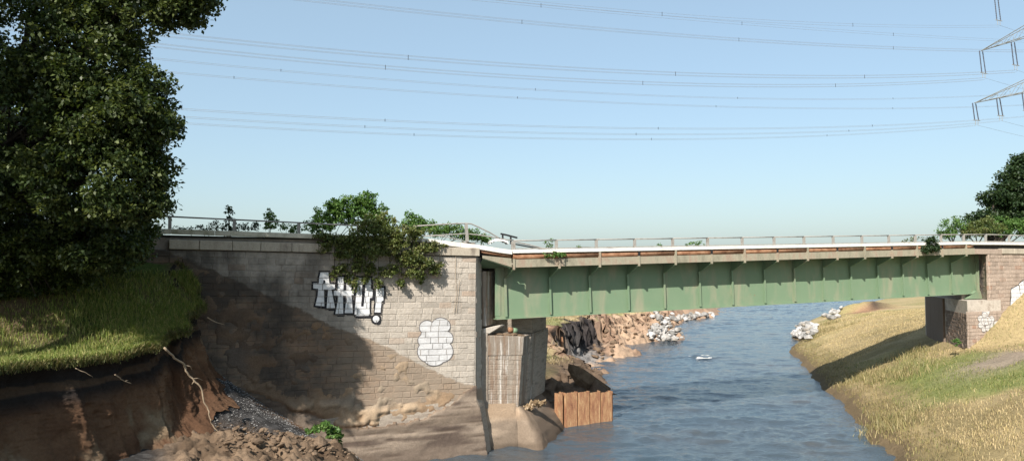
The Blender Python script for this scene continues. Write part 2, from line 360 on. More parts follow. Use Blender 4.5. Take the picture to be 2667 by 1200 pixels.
# water: one sheet to the horizon
def build_water():
    xs = np.concatenate([[-3000, -800, -200], np.linspace(-60, 120, 60), [300, 900, 3000]]); ys = np.concatenate([[-300, -60], np.linspace(0, 300, 60), [700, 1500, 4000]])
    X, Y = np.meshgrid(xs, ys); ins = (Y > 32) & (Y < 245) & (X / np.maximum(Y, 1) > -0.26) & (X / np.maximum(Y, 1) < 0.66); me = grid_mesh(X, Y, np.where(ins, -0.7, 0.0)); o = link('river', me, M['water']); tag(o, kind='structure')
    # the choppy reach in front of and below the bridge is real relief
    t = np.linspace(0, 1, 760); yy = 26.0 * (270.0 / 26.0) ** t; kk = np.linspace(-0.32, 0.72, 520); Y, K = np.meshgrid(yy, kk, indexing='ij'); X = K * Y
    wx = X + 0.5 * fbm(X * 0.4, Y * 0.4, oct=2, s=301)
    h = 0.11 * fbm(wx * 0.42, Y * 0.75, oct=2, s=303) + 0.055 * fbm(wx * 1.1, Y * 1.9, oct=2, s=305) + 0.020 * fbm(wx * 3.0, Y * 4.6, oct=2, s=307)
    h = h * (0.65 + 0.5 * fbm(X * 0.08, Y * 0.08, oct=2, s=309)) * 1.5
    rx, ry = AT(1828, 932, 0); rf = np.exp(-(((X - rx) / 2.2) ** 2 + ((Y - ry) / 1.6) ** 2)); h = h + rf * (0.12 + 0.15 * fbm(X * 1.6, Y * 2.4, oct=2, s=311))
    edge = sstep(0, 0.03, t)[:, None] * sstep(1, 0.93, t)[:, None] * sstep(-0.32, -0.30, kk)[None, :] * sstep(0.72, 0.69, kk)[None, :]
    o = link('river', grid_mesh(X, Y, h * edge + 0.012, None), M['water_near']); tag(o, kind='structure')
build_water()

# far ground beyond what the banks cover
WL_L = [AT(1340, 1150, 0), AT(1455, 1113, 0), AT(1500, 1085, 0), AT(1520, 1050, 0), AT(1588, 1019, 0), AT(1537, 962, 0), AT(1580, 948, 0), AT(1625, 934, 0), AT(1664, 926, 0), AT(1618, 902, 0),
        AT(1673, 889, 0), AT(1717, 887, 0), AT(1778, 882, 0), AT(1745, 855, 0), AT(1757, 843, 0), AT(1795, 833, 0), AT(1862, 824, 0), AT(1872, 800, 0), (75, 210), (170, 300), (520, 430)]
WL_R = [(-2.0, -30), (8.5, 5), AT(2380, 1270, 0), AT(2316, 1186, 0), AT(2261, 1136, 0), AT(2207, 1068, 0), AT(2143, 1011, 0), AT(2107, 968, 0), AT(2073, 928, 0), AT(2056, 914, 0), AT(2066, 903, 0), AT(2100, 893, 0),
        AT(2062, 880, 0), AT(2074, 850, 0), AT(2112, 834, 0), AT(2198, 808, 0), (82, 165), (190, 250), (520, 370)]
def left_bank_h(X, Y):
    q = seg_dist(X, Y, WL_L); n = fbm(X * 0.35, Y * 0.35, oct=4, s=3)
    q = q + n * 1.7 + 0.8 * fbm(X * 1.1, Y * 1.1, oct=3, s=4) + 0.40 * fbm(X * 2.4, Y * 2.4, oct=3, s=6) - 0.25 * np.abs(fbm(X * 4.5, Y * 4.5, oct=2, s=7))
    cliff = 3.1 + 1.5 * fbm(X * 0.18, Y * 0.18, oct=2, s=8) + np.where(Y < 56, -0.5, 0)
    run = np.clip(q / cliff, 0, 1)
    far = sstep(85, 100, Y); top = 3.45 - 0.55 * sstep(8.0, 10.0, X) - 0.6 * far - 2.1 * sstep(59.5, 56.0, Y)
    bh = 1.15 + 0.95 * sstep(8.0, 9.5, X) * sstep(56, 60, Y)
    z = np.where(q < 0, q * 0.35, run * bh) + (top - bh) * sstep(0, 0.7, q - cliff) + 0.02 * np.clip(q - cliff, 0, 60)
    steep = sstep(-0.4, 0.3, q - cliff) * (1 - sstep(0.7, 1.3, q - cliff))
    cz = sstep(-0.3, 0.3, q - cliff + 1.2) * (1 - sstep(1.0, 1.8, q - cliff)); zz = z / 0.55 + 0.9 * fbm(X * 0.4, Y * 0.4, oct=2, s=13); st_ = np.floor(zz) + sstep(0.55, 1.0, zz - np.floor(zz)); z = z + cz * 0.8 * (st_ - zz) * 0.55
    z = z + (fbm(X * 1.3, Y * 1.3, oct=4, s=11) * 0.42 - 0.25 * np.abs(fbm(X * 0.8, Y * 0.8, oct=3, s=12))) * (1 - 0.75 * sstep(1.0, 2.5, q - cliff)) * sstep(-0.5, 0.5, q)
    return z, q, cliff, steep
def build_left_bank():
    xs = np.concatenate([np.linspace(-60, -6, 40), np.arange(-5.7, 3, 0.3), np.arange(3, 26, 0.13), np.arange(26.2, 42, 0.3), np.linspace(44, 420, 70)]); ys = np.concatenate([np.arange(35.5, 55, 0.3), np.arange(55, 88, 0.13), np.arange(88.2, 110, 0.3), np.linspace(111, 460, 100)])
    X, Y = np.meshgrid(xs, ys); z, q, cl, steep = left_bank_h(X, Y)
    u = (X - P0.x) * AX.x + (Y - P0.y) * AX.y; d = (X - P0.x) * NX.x + (Y - P0.y) * NX.y
    # keep clear of the abutment and pier: under the bridge the bank is scoured
    z = np.where((d > -4.5) & (u > -3.4), np.minimum(z, -0.4), z)
    n = fbm(X * 0.5, Y * 0.5, oct=4, s=5); n2 = fbm(X * 0.25, Y * 0.25, oct=3, s=15)
    col = lerp3((0.22, 0.145, 0.10), (0.34, 0.24, 0.165), sstep(-0.4, 0.4, n))
    lay = fbm(X * 0.15, Y * 0.15, z * 5.0, oct=3, s=31)
    col = lerp3(col, (0.38, 0.275, 0.19), (steep * sstep(0, 0.4, lay))[...]) * 1.0
    col = np.where((steep * sstep(0.05, 0.3, -lay))[..., None] > 0.4, np.asarray((0.15, 0.095, 0.065)), col)
    coal = sstep(71, 69, Y) * sstep(60.5, 62, Y) * sstep(9.2, 7.6, X) * sstep(-1.6, -0.3, q - cl) * (1 - sstep(0.8, 1.4, q - cl))
    col = lerp3(col, lerp3((0.03, 0.028, 0.03), (0.075, 0.066, 0.06), sstep(0.0, 0.5, fbm(X * 2, Y * 2, z * 3, oct=3, s=33))), np.clip(coal * 1.4, 0, 0.95))
    peb = sstep(66, 64, Y) * sstep(57, 59, Y) * sstep(0.2, 0.8, q) * (1 - sstep(2.0, 3.0, q)) * sstep(10.5, 9, X)
    col = lerp3(col, (0.17, 0.165, 0.16), peb * 0.9)
    gr = sstep(0.9, 1.6, q - cl)
    gcol = lerp3((0.33, 0.26, 0.145), (0.20, 0.195, 0.085), sstep(-0.1, 0.45, n2))
    col = lerp3(col, gcol, np.zeros_like(gr)) * (1 - gr[..., None]) + gcol * gr[..., None]
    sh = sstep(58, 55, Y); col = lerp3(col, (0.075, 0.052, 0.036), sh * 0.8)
    z = z + fbm(X * 3.1, Y * 3.1, oct=3, s=19) * 0.16 * sstep(0.1, 0.8, q) * (1 - sstep(0.8, 1.6, q - cl))
    wst = sstep(-1.6, -0.5, q - cl) * (1 - sstep(0.8, 1.6, q - cl)) * sstep(0.3, 0.9, q)
    lz_ = z * 2.2 + 0.6 * fbm(X * 0.5, Y * 0.5, oct=2, s=23); ledge = 0.30 * (sstep(0.3, 0.6, lz_ - np.floor(lz_)) - 0.5)
    X = X + wst * (0.75 * fbm(X * 0.9, Y * 0.9, z * 1.7, oct=4, s=21) + ledge); Y = Y + wst * (0.75 * fbm(X * 0.9 + 40, Y * 0.9, z * 1.7, oct=4, s=25) - ledge)
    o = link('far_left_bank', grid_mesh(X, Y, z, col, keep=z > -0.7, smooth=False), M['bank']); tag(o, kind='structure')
build_left_bank()
def right_bank_h(X, Y):
    q = -seg_dist(X, Y, WL_R); n = fbm(X * 0.5, Y * 0.5, oct=4, s=43)
    q = q + n * 0.35
    near = sstep(88, 74, Y)
    zq = np.interp(q, [-2, 0, 0.35, 1.6, 6.0, 9.0, 14, 25, 60], [-0.8, -0.02, 0.32, 0.75, 2.6, 3.45, 3.9, 4.2, 4.6]) * near + (1 - near) * np.interp(q, [-2, 0, 2, 6, 12, 25], [-0.8, 0, 0.9, 2.0, 2.9, 3.6])
    u = (X - P0.x) * AX.x + (Y - P0.y) * AX.y; d = (X - P0.x) * NX.x + (Y - P0.y) * NX.y
    cone = 3.45 + 0.62 * np.clip(u - 28.7, -1, 9) - 0.42 * np.clip(d, 0, 20) - 0.55 * np.clip(-d, 0, 20)
    z = np.maximum(zq, np.where(u > 27.5, cone, -9))
    # eroded scarp behind the bridge
    sx, sy = AT(2245, 812, 2.2); e = np.exp(-(((X - sx) / 3.0) ** 2 + ((Y - sy) / 3.0) ** 2)); z = z + 1.3 * e * sstep(-1.0, 0.4, (Y - sy) * 0.95 + (X - sx) * 0.25 + 0.8 * fbm(X * .4, Y * .4, oct=3, s=77))
    # a fold of turf at the slipped edge next to the water
    z = z + fbm(X * 0.9, Y * 0.9, oct=4, s=47) * 0.16 * sstep(0.1, 0.8, q)
    return z, q, u, d
def build_right_bank():
    xs = np.concatenate([np.arange(2, 46, 0.26), np.linspace(47, 420, 90)]); ys = np.concatenate([np.linspace(-30, 17, 30), np.arange(17.6, 96, 0.3), np.linspace(97, 400, 80)])
    X, Y = np.meshgrid(xs, ys); z, q, u, d = right_bank_h(X, Y)
    n = fbm(X * 0.35, Y * 0.35, oct=5, s=51); n2 = fbm(X * 0.16, Y * 0.16, oct=3, s=52)
    col = lerp3((0.29, 0.225, 0.12), (0.19, 0.15, 0.075), sstep(-0.35, 0.4, n))
    col = lerp3(col, (0.15, 0.175, 0.055), sstep(0.02, 0.4, n2) * sstep(2.2, 4.0, q) * 0.85)
    col = lerp3(col, lerp3((0.34, 0.265, 0.145), (0.25, 0.215, 0.10), sstep(-0.2, 0.4, n)), sstep(58, 75, Y))
    mud = (1 - sstep(0.4, 1.5, q + 0.5 * n)); col = lerp3(col, (0.13, 0.095, 0.055), mud)
    # flattened, dirty strip along the slipped edge and the bare path by the pier
    pth = np.exp(-((u - 25.5) / 2.6) ** 2 - ((d - 4.0) / 1.9) ** 2); col = lerp3(col, (0.24, 0.19, 0.15), np.clip(pth * 1.3, 0, 0.9))
    sx, sy = AT(2245, 812, 2.2); e = np.exp(-(((X - sx) / 2.6) ** 2 + ((Y - sy + 1.4) / 1.1) ** 2)); col = lerp3(col, (0.24, 0.145, 0.09), np.clip(e * 1.5, 0, 0.95)); e2 = np.exp(-(((X - sx - 2.2) / 1.3) ** 2 + ((Y - sy + 0.6) / 0.8) ** 2)); col = lerp3(col, (0.05, 0.038, 0.03), np.clip(e2 * 1.5, 0, 0.95))
    o = link('right_bank', grid_mesh(X, Y, z, col, keep=z > -0.6), M['bank']); tag(o, kind='structure')
build_right_bank()
def build_far_ground():
    xs = np.array([-3500, -1500, -600, -250, -100, 0, 60, 160, 420, 900, 1800, 3500.]); ys = np.array([445, 520, 700, 1200, 2400, 4500.])
    X, Y = np.meshgrid(xs, ys); o = link('ground', grid_mesh(X, Y, np.full(X.shape, 3.0)), M['far_ground']); tag(o, kind='structure')
build_far_ground()

# ---- near embankment on the left: grass slope, broken edge, eroded face
EDGE = [(-16.6, 6.0), (-14.9, 13.0), (-13.6, 19.4), (-12.95, 22.1), (-12.35, 24.4), (-11.95, 25.3), (-11.6, 26.0), (-11.55, 26.9), (-11.9, 27.5), (-12.7, 27.85), (-13.6, 27.8)]
def catmull(pts, n):
    P = [Vector((p[0], p[1], 0)) for p in pts]; P = [P[0] * 2 - P[1]] + P + [P[-1] * 2 - P[-2]]; out = []
    m = len(P) - 3
    for i in range(n):
        t = i / (n - 1) * m; k = min(int(t), m - 1); t -= k; a, b, c, d = P[k:k+4]
        out.append(0.5 * ((2 * b) + (c - a) * t + (2 * a - 5 * b + 4 * c - d) * t * t + (3 * b - a - 3 * c + d) * t ** 3))
    return out
def emb_z(X, Y):
    d = (X - P0.x) * NX.x + (Y - P0.y) * NX.y
    return np.interp(d, [-2, 0, 1.1, 2.0, 2.9, 4.2, 7.3, 12, 25], [8.7, 8.4, 6.9, 6.15, 5.6, 5.45, 5.6, 5.65, 5.7])
NE = 420; ed = catmull(EDGE, NE); EX = np.array([p.x for p in ed]); EY = np.array([p.y for p in ed])
tx, ty = np.gradient(EX), np.gradient(EY); tl = np.hypot(tx, ty); ONX, ONY = ty / tl, -tx / tl      # outward normal (towards the river)
jit = fbm(np.arange(NE) * 0.052, np.zeros(NE), oct=5, s=61) * 0.45
EX = EX + ONX * jit; EY = EY + ONY * jit
EZ = emb_z(EX, EY)
def build_embankment():
    w = np.concatenate([np.linspace(0, 3, 24), np.linspace(3.2, 14, 30), np.linspace(15, 60, 8)])
    ix, iy = -0.955, 0.297
    X = EX[:, None] + ix * w[None, :]; Y = EY[:, None] + iy * w[None, :]
    Z = emb_z(X, Y) + fbm(X * 0.6, Y * 0.6, oct=4, s=63) * 0.14 * np.minimum(w, 1)[None, :] - 0.10 * np.exp(-w / 0.25)[None, :]
    n = fbm(X * 0.5, Y * 0.5, oct=4, s=65); col = lerp3((0.055, 0.08, 0.022), (0.085, 0.095, 0.032), sstep(-0.3, 0.4, n))
    d = (X - P0.x) * NX.x + (Y - P0.y) * NX.y
    col = lerp3(col, (0.10, 0.07, 0.045), sstep(3.5, 2.0, d) * sstep(-0.3, 0.2, n) * 0.9)
    o = link('embankment', grid_mesh(X, Y, Z, col), M['bank']); tag(o, kind='structure')
    return X, Y, Z
EMB = build_embankment()
def floor_z(u, d):
    zc = np.interp(u, [-22, -16, -14.3, -12.5, -11.2, -9.9, -8.3, -6, -3], [6.0, 5.2, 4.3, 2.9, 2.0, 1.15, 0.2, -0.5, -1.0])
    zf = np.interp(u, [-22, -15, -12, -10.3, -9.2, -8.0, -6, -3], [2.6, 2.3, 2.0, 1.55, 0.95, 0.2, -0.6, -1.0])
    k = sstep(0, 3.6, d); z = zc * (1 - k) + zf * k
    m = np.exp(-((d - 4.3) / 1.5) ** 2) * sstep(-16, -14, u) * (1 - sstep(-10.6, -8.6, u)); z = z + 0.32 * m
    return z
def build_floor():
    us = np.arange(-21, -3.6, 0.075); ds = np.concatenate([np.arange(-0.25, 7.5, 0.075), np.arange(7.6, 16, 0.2)])
    U, D = np.meshgrid(us, ds); z = floor_z(U, D)
    clod = sstep(2.0, 3.4, D + 0.6 * fbm(U * 0.6, D * 0.6, oct=2, s=71)) * sstep(-16.5, -15, U)
    r1 = fbm(U * 1.1, D * 1.1, oct=5, s=73); r2 = np.abs(fbm(U * 2.3, D * 2.3, oct=4, s=75))
    z = z + clod * (0.36 * r1 - 0.30 * r2 + 0.1 - 0.16 * np.abs(fbm(U * 3.4, D * 3.4, oct=2, s=78)) + 0.22 * fbm(U * 4.5, D * 4.5, oct=3, s=76)) + (1 - clod) * 0.06 * r1
    X = P0.x + AX.x * U + NX.x * D; Y = P0.y + AX.y * U + NX.y * D
    n = fbm(U * 0.8, D * 0.8, oct=4, s=77)
    dirt = lerp3((0.085, 0.058, 0.038), (0.185, 0.13, 0.086), sstep(-0.4, 0.4, n + r1))
    grav = lerp3((0.035, 0.033, 0.032), (0.075, 0.072, 0.07), sstep(-0.2, 0.6, fbm(U * 6, D * 6, oct=2, s=79)))
    col = grav * (1 - clod[..., None]) + dirt * clod[..., None]
    band = np.exp(-((D - 0.1) / 0.55) ** 2) * sstep(-13.5, -12, U); col = lerp3(col, (0.21, 0.115, 0.06), np.clip(band * 1.2, 0, 1))
    wet = sstep(0.45, 0.1, z); col = lerp3(col, (0.06, 0.042, 0.03), wet)
    o = link('scoured_ground', grid_mesh(X, Y, z, col, keep=z > -0.6, smooth=False), M['soil']); tag(o, kind='structure')
build_floor()
def build_cliff():
    n = len(EX); rows = 130; v = np.linspace(0, 1, rows)
    U = (EX - P0.x) * AX.x + (EY - P0.y) * AX.y; D = (EX - P0.x) * NX.x + (EY - P0.y) * NX.y
    zt = EZ - 0.05; zb = np.minimum(floor_z(U + 0.6, np.maximum(D, 0)) - 0.5, zt - 1.2)
    s = np.cumsum(np.hypot(np.gradient(EX), np.gradient(EY)))
    S = s[:, None] + 0 * v[None, :]; Z = zt[:, None] * (1 - v)[None, :] + zb[:, None] * v[None, :]
    out = np.interp(v, [0, 0.06, 0.14, 0.3, 0.6, 0.85, 1.0], [-0.02, -0.25, -0.32, -0.12, 0.22, 0.62, 1.25])[None, :] * np.ones((n, 1))
    out = out + 0.09 * fbm(S * 5, Z * 4, oct=4, s=86) - 0.07 * np.abs(fbm(S * 3, Z * 9, oct=3, s=88))
    rel = 0.42 * fbm(S * 0.75, Z * 0.28, oct=5, s=81) + 0.16 * fbm(S * 2.6, Z * 1.0, oct=4, s=83) - 0.12 * np.abs(fbm(S * 1.6, Z * 0.4, oct=3, s=85))
    out = out + rel * sstep(0.0, 0.15, v)[None, :]
    X = EX[:, None] + ONX[:, None] * out; Y = EY[:, None] + ONY[:, None] * out
    lay = Z + 0.25 * fbm(S * 0.3, Z * 0, oct=3, s=87); nn = fbm(S * 0.6, Z * 0.9, oct=4, s=89)
    top = (zt[:, None] - Z) + 0.22 * nn
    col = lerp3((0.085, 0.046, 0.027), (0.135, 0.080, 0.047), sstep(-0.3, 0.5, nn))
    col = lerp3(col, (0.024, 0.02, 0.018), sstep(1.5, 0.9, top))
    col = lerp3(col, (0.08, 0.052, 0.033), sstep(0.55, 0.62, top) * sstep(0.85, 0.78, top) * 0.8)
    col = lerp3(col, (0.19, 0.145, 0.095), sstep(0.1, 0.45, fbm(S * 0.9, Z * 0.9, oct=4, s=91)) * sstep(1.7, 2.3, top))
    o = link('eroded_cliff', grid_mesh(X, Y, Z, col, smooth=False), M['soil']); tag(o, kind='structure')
    return X, Y, Z
CLF = build_cliff()

# =================================================================== BRIDGE SPAN
def line2(p, q): return lambda u: p[1] + (q[1] - p[1]) * (u - p[0]) / (q[0] - p[0])
U_L = H(1336, 650)[0]; U_R = H(2530, 640)[0]; U_END = 46.0
KT = line2(H(1345, 650.3), H(2400, 632))              # kerb top on the sunken span
FT = line2(H(1450, 673), H(2453, 648.5)); FB = lambda u: FT(u) - 0.36
GD = -1.1
GB = line2(H(1293, 831, GD), H(2539, 764, GD))        # underside of the main girder
G_L = H(1290, 760, GD)[0]; G_R = H(2541, 710, GD)[0]
span = thing('bridge_span', 'green riveted plate girder bridge span sagging over the river', 'bridge', W(14, -4, 6))
STIFF = [H(x, 730, GD)[0] for x in (1314, 1430, 1533, 1633, 1727, 1819, 1904, 1988, 2066, 2142, 2213, 2283, 2348, 2413, 2475, 2539)]
edges = [G_L] + STIFF[1:]
for i, (a, b) in enumerate(zip(edges, edges[1:])):
    MB().beam([(a + 0.004, FB(a) + 0.25), (b - 0.004, FB(b) + 0.25)], GD - 0.02, GD, 0.25 + FB(a) - GB(a)).build('web_panel', M['green_paint'], span)
for i, u in enumerate(STIFF):
    zt = FB(u) - 0.50; w = 0.05 if 0 < i < len(STIFF) - 1 else 0.06
    lean = -0.035
    def P(du, d, z): return W(u + du + lean * (z - GB(u) - 1.0), d, z)
    m = MB(); zb = GB(u) + 0.10
    m.hexa([P(-0.012, GD + 0.13, zb), P(0.012, GD + 0.13, zb), P(0.012, GD + 0.002, zb), P(-0.012, GD + 0.002, zb), P(-0.012, GD + 0.13, zt), P(0.012, GD + 0.13, zt), P(0.012, GD + 0.002, zt), P(-0.012, GD + 0.002, zt)])
    m.hexa([P(-w, GD + 0.15, zb), P(w, GD + 0.15, zb), P(w, GD + 0.131, zb), P(-w, GD + 0.131, zb), P(-w, GD + 0.15, zt), P(w, GD + 0.15, zt), P(w, GD + 0.131, zt), P(-w, GD + 0.131, zt)])
    m.build('stiffener', M['green_paint'], span)
    if u > G_R - 0.5: continue
    m = MB(); zf = FB(u) + 0.02; zl = zt - 0.0; tip = -0.03
    m.prism([W(u - 0.008, GD + 0.003, zf), W(u - 0.008, GD + 0.003, zl), W(u - 0.008, GD + 0.13, zl), W(u - 0.008, tip, zf - 0.10), W(u - 0.008, tip, zf)],
            [W(u + 0.008, GD + 0.003, zf), W(u + 0.008, GD + 0.003, zl), W(u + 0.008, GD + 0.13, zl), W(u + 0.008, tip, zf - 0.10), W(u + 0.008, tip, zf)])
    m.hexa([W(u - 0.05, GD + 0.14, zl - 0.018), W(u + 0.05, GD + 0.14, zl - 0.018), W(u + 0.05, tip + 0.01, zf - 0.118), W(u - 0.05, tip + 0.01, zf - 0.118),
            W(u - 0.05, GD + 0.14, zl), W(u + 0.05, GD + 0.14, zl), W(u + 0.05, tip + 0.01, zf - 0.101), W(u - 0.05, tip + 0.01, zf - 0.101)])
    brk = m.build('bracket', M['green_paint'], span)
    MB().box(u - 0.045, u + 0.045, -0.025, 0.05, FB(u) - 0.10, FT(u) + 0.03).build('cleat', M['fascia'], brk)
MB().beam([(G_L, GB(G_L) + 0.03), (G_R, GB(G_R) + 0.03)], GD - 0.22, GD + 0.20, 0.035).build('bottom_flange', M['green_paint'], span)
MB().beam([(G_L, GB(G_L) + 0.15), (G_R, GB(G_R) + 0.15)], GD + 0.001, GD + 0.018, 0.119).build('flange_angle', M['green_paint'], span)
MB().box(G_L - 0.02, G_L + 0.26, GD + 0.002, GD + 0.03, GB(G_L) + 0.152, FB(G_L) + 0.1).build('end_plate', M['green_paint'], span)
MB().box(G_R - 0.01, G_R + 0.02, GD - 0.2, GD + 0.22, GB(G_R) + 0.03, FB(G_R) + 0.2).build('end_plate', M['green_paint'], span)
m = MB(); m.beam([(G_L, FB(G_L) + 0.2), (G_R, FB(G_R) + 0.2)], -3.9, -3.85, 2.3); m.build('rear_girder', M['green_dark'], span)
for k in range(10):
    u = G_L + 1.5 + k * (G_R - G_L - 2.5) / 9; MB().box(u - 0.12, u + 0.12, -3.84, GD - 0.03, FB(u) - 0.75, FB(u) - 0.05).build('cross_beam', M['green_dark'], span)
m = MB()                                             # rivet heads
def rivet(u, d, z, r=0.018):
    b = len(m.v); m.v += [W(u - r, d, z), W(u, d, z - r), W(u + r, d, z), W(u, d, z + r), W(u, d + r * 0.8, z)]
    m.f += [(b, b+1, b+4), (b+1, b+2, b+4), (b+2, b+3, b+4), (b+3, b, b+4)]
u = G_L + 0.05
while u < G_R - 0.05:
    rivet(u, GD + 0.018, GB(u) + 0.09); rivet(u + 0.06, GD + 0.002, GB(u) + 0.195)
    if u < 3.5: rivet(u, GD + 0.002, FB(u) - 0.75)
    u += 0.12
for k in range(17):
    z = GB(0) + 0.25 + k * 0.12
    rivet(H(1368, 730, GD)[0], GD + 0.002, z); rivet(G_L + 0.06, GD + 0.03, z); rivet(G_L + 0.19, GD + 0.03, z)
    for ux in (STIFF[4] + 1.35, STIFF[4] + 1.55, STIFF[9] + 1.3, STIFF[9] + 1.45): rivet(ux, GD + 0.002, z + 0.2)
tag(m.build('rivets', M['green_paint'], span), kind='stuff')
fus = [STIFF[0]] + STIFF[2::2] + [U_R + 0.3]
for a, b in zip(fus, fus[1:]):
    MB().beam([(a + 0.006, FT(a) - 0.008), (b - 0.006, FT(b) - 0.008)], -0.03, 0.0, 0.352).build('fascia_plate', M['fascia'], span)
    MB().beam([(a + 0.006, FT(a) + 0.006), (b - 0.006, FT(b) + 0.006)], -0.33, -0.001, 0.012).build('fascia_top_flange', M['fascia'], span)
    MB().beam([(a + 0.006, FB(a) + 0.035), (b - 0.006, FB(b) + 0.035)], -0.16, -0.032, 0.03).build('fascia_flange', M['green_paint'], span)
# the broken corner where the fascia lifts towards the left abutment
q = [H(1257, 665), H(1332, 672.5), H(1333, 695.5), H(1257, 672)]
MB().prism([W(a, 0.0, z) for a, z in q], [W(a, -0.035, z) for a, z in q]).build('bent_fascia_plate', M['fascia'], span)
q2 = [H(1259, 673), H(1333, 696)]
MB().hexa([W(q2[0][0], -0.04, q2[0][1] - 0.03), W(q2[1][0], -0.04, q2[1][1] - 0.03), W(q2[1][0] + 0.1, GD, q2[1][1] - 0.05), W(q2[0][0] + 0.1, GD, q2[0][1] - 0.45),
           W(q2[0][0], -0.04, q2[0][1]), W(q2[1][0], -0.04, q2[1][1]), W(q2[1][0] + 0.1, GD, q2[1][1] - 0.02), W(q2[0][0] + 0.1, GD, q2[0][1] - 0.42)]).build('bent_deck_plate', M['green_paint'], span)
ks = [U_L + k * (U_R - U_L) / 10 for k in range(11)]
for a, b in zip(ks, ks[1:]): MB().beam([(a + 0.005, KT(a)), (b - 0.005, KT(b))], -0.28, 0.03, 0.155).build('kerb_beam', M['kerb'], span, bevel=0.008)
MB().beam([(U_L, KT(U_L) - 0.16), (U_R, KT(U_R) - 0.16)], -0.55, -0.31, 0.50).build('kerb_upstand', M['concrete'], span)
MB().beam([(U_L + 0.2, KT(U_L) - 0.10), (U_R - 0.05, KT(U_R) - 0.10)], -4.7, -0.30, 0.06).build('road_deck', M['asphalt'], span)
MB().beam([(U_L + 0.2, KT(U_L) - 0.17), (U_R - 0.05, KT(U_R) - 0.17)], -4.7, -0.56, 0.42).build('deck_slab', M['concrete'], span)

# ---- pipe under the kerb
pipe = thing('service_pipe', 'rust brown service pipe running under the pale bridge kerb', 'pipe', W(14, -0.15, 8.9))
PZ = lambda u: FT(u) + 0.135
us = [U_L + 0.02] + [s for s in STIFF[2:-1:2]] + [U_R + 0.25]
for a, b in zip(us, us[1:]):
    MB().tube([W(a + 0.01, -0.15, PZ(a)), W((a + b) / 2, -0.15, PZ((a + b) / 2) - 0.012), W(b - 0.01, -0.15, PZ(b))], 0.125, 14).build('pipe_section', M['pipe_rust'], pipe, smooth=True)
for s in STIFF[1:-1]:
    u = s + 0.02; MB().box(u - 0.05, u + 0.05, -0.29, 0.015, FT(u) + 0.005, KT(u) - 0.16).build('pipe_hanger', M['black_steel'] if STIFF.index(s) % 2 else M['fascia'], pipe)
bp = [H(1254, 651), H(1300, 660), H(1333, 666)]
MB().tube([W(a, -0.16, z) for a, z in bp], 0.12, 12).build('broken_pipe_end', M['pipe_rust'], pipe, smooth=True)

# ---- railings
def post(parent, u, zb, zt, d=-0.12, lean=0.0, w=0.06):
    m = MB(); m.hexa([W(u - w, d + 0.05, zb), W(u + w, d + 0.05, zb), W(u + w, d - 0.05, zb), W(u - w, d - 0.05, zb), W(u - w + lean, d + 0.05, zt), W(u + w + lean, d + 0.05, zt), W(u + w + lean, d - 0.05, zt), W(u - w + lean, d - 0.05, zt)])
    return m.build('post', M['rail_steel'], parent)
RT = line2(H(1337, 625), H(2445, 610))
rail = thing('bridge_railing', 'low grey railing along the straight green bridge span', 'railing', W(14, -0.12, 9.3))
PX = (1337, 1449, 1553, 1653, 1752, 1843, 1933, 2016, 2094, 2170, 2245, 2315, 2384, 2451)
pus = [H(x, 636, -0.12)[0] for x in PX]
for k, u in enumerate(pus): post(rail, u, KT(u) + 0.002, RT(u) - 0.045, w=0.085 if k == 0 else 0.06)
for k, (a, b) in enumerate(zip(pus, pus[1:])):
    MB().tube([W(a, -0.12, RT(a) - 0.022), W((a + b) / 2, -0.12, RT((a + b) / 2) - 0.028), W(b, -0.12, RT(b) - 0.022)], 0.03, 8).build('top_rail', M['rail_steel'], rail, smooth=True)
    MB().beam([(a + 0.07, KT(a) + 0.07), (b - 0.07, KT(b) + 0.07)], -0.13, -0.10, 0.045).build('lower_rail', M['rail_steel'], rail)
# left railing, still straight
lrail = thing('left_approach_railing', 'straight railing above the shaded stone wall beside the big tree', 'railing', W(-12, -0.12, 9.6))
LK = lambda u: interp(u, [H(450, 596)[0], H(816, 609)[0], H(1095, 619)[0]], [H(450, 596)[1], H(816, 609)[1], H(1095, 619)[1]])
LR = lambda u: interp(u, [-26, H(442, 562)[0], H(778, 578)[0], H(1050, 592)[0]], [10.3, H(442, 562)[1], H(778, 578)[1], H(1050, 592)[1]])
lus = [-25.5, -23, -20.6, -18.3] + [H(x, 600, -0.12)[0] for x in (442, 610, 778, 933, 1075)]
for u in lus: post(lrail, u, LK(u), LR(u) - 0.04)
for a, b in zip(lus, lus[1:]): MB().tube([W(a, -0.12, LR(a) - 0.022), W(b, -0.12, LR(b) - 0.022)], 0.03, 8).build('top_rail', M['rail_steel'], lrail, smooth=True)
# the bent railing over the dropped slab
brail = thing('bent_railing', 'buckled railing sloping down over the dropped slab beside the ivy', 'railing', W(-4, -0.12, 9.3))
def poly(pts, d): return [W(*((lambda h: (h[0], d, h[1]))(H(x, y, d)))) for x, y in pts]
for (x0, y0, x1, y1) in ((1080, 587, 1081, 610), (1214, 582, 1217, 629)):
    a = H(x0, y0, -0.12); b = H(x1, y1, -0.12); post(brail, b[0], b[1], a[1], lean=a[0] - b[0], w=0.06)
MB().tube(poly([(1077, 589), (1140, 585), (1180, 582.5), (1215, 581.5), (1228, 583), (1248, 592), (1275, 605), (1297, 618), (1302, 621)], -0.12), 0.03, 8).build('top_rail', M['rail_steel'], brail, smooth=True)
MB().tube(poly([(1098, 615.5), (1150, 612), (1214, 608.5), (1245, 611.5), (1290, 618.5), (1322, 624.5), (1337, 625)], -0.12), 0.027, 8).build('lower_rail', M['rail_steel'], brail, smooth=True)
MB().tube(poly([(1137, 613), (1165, 617), (1195, 624.5), (1214, 629), (1240, 634)], -0.12), 0.02, 6).build('snapped_rail', M['rail_steel'], brail, smooth=True)
MB().tube(poly([(1258, 611), (1266, 603)], -0.12), 0.016, 6).build('snapped_rail', M['rail_steel'], brail, smooth=True)
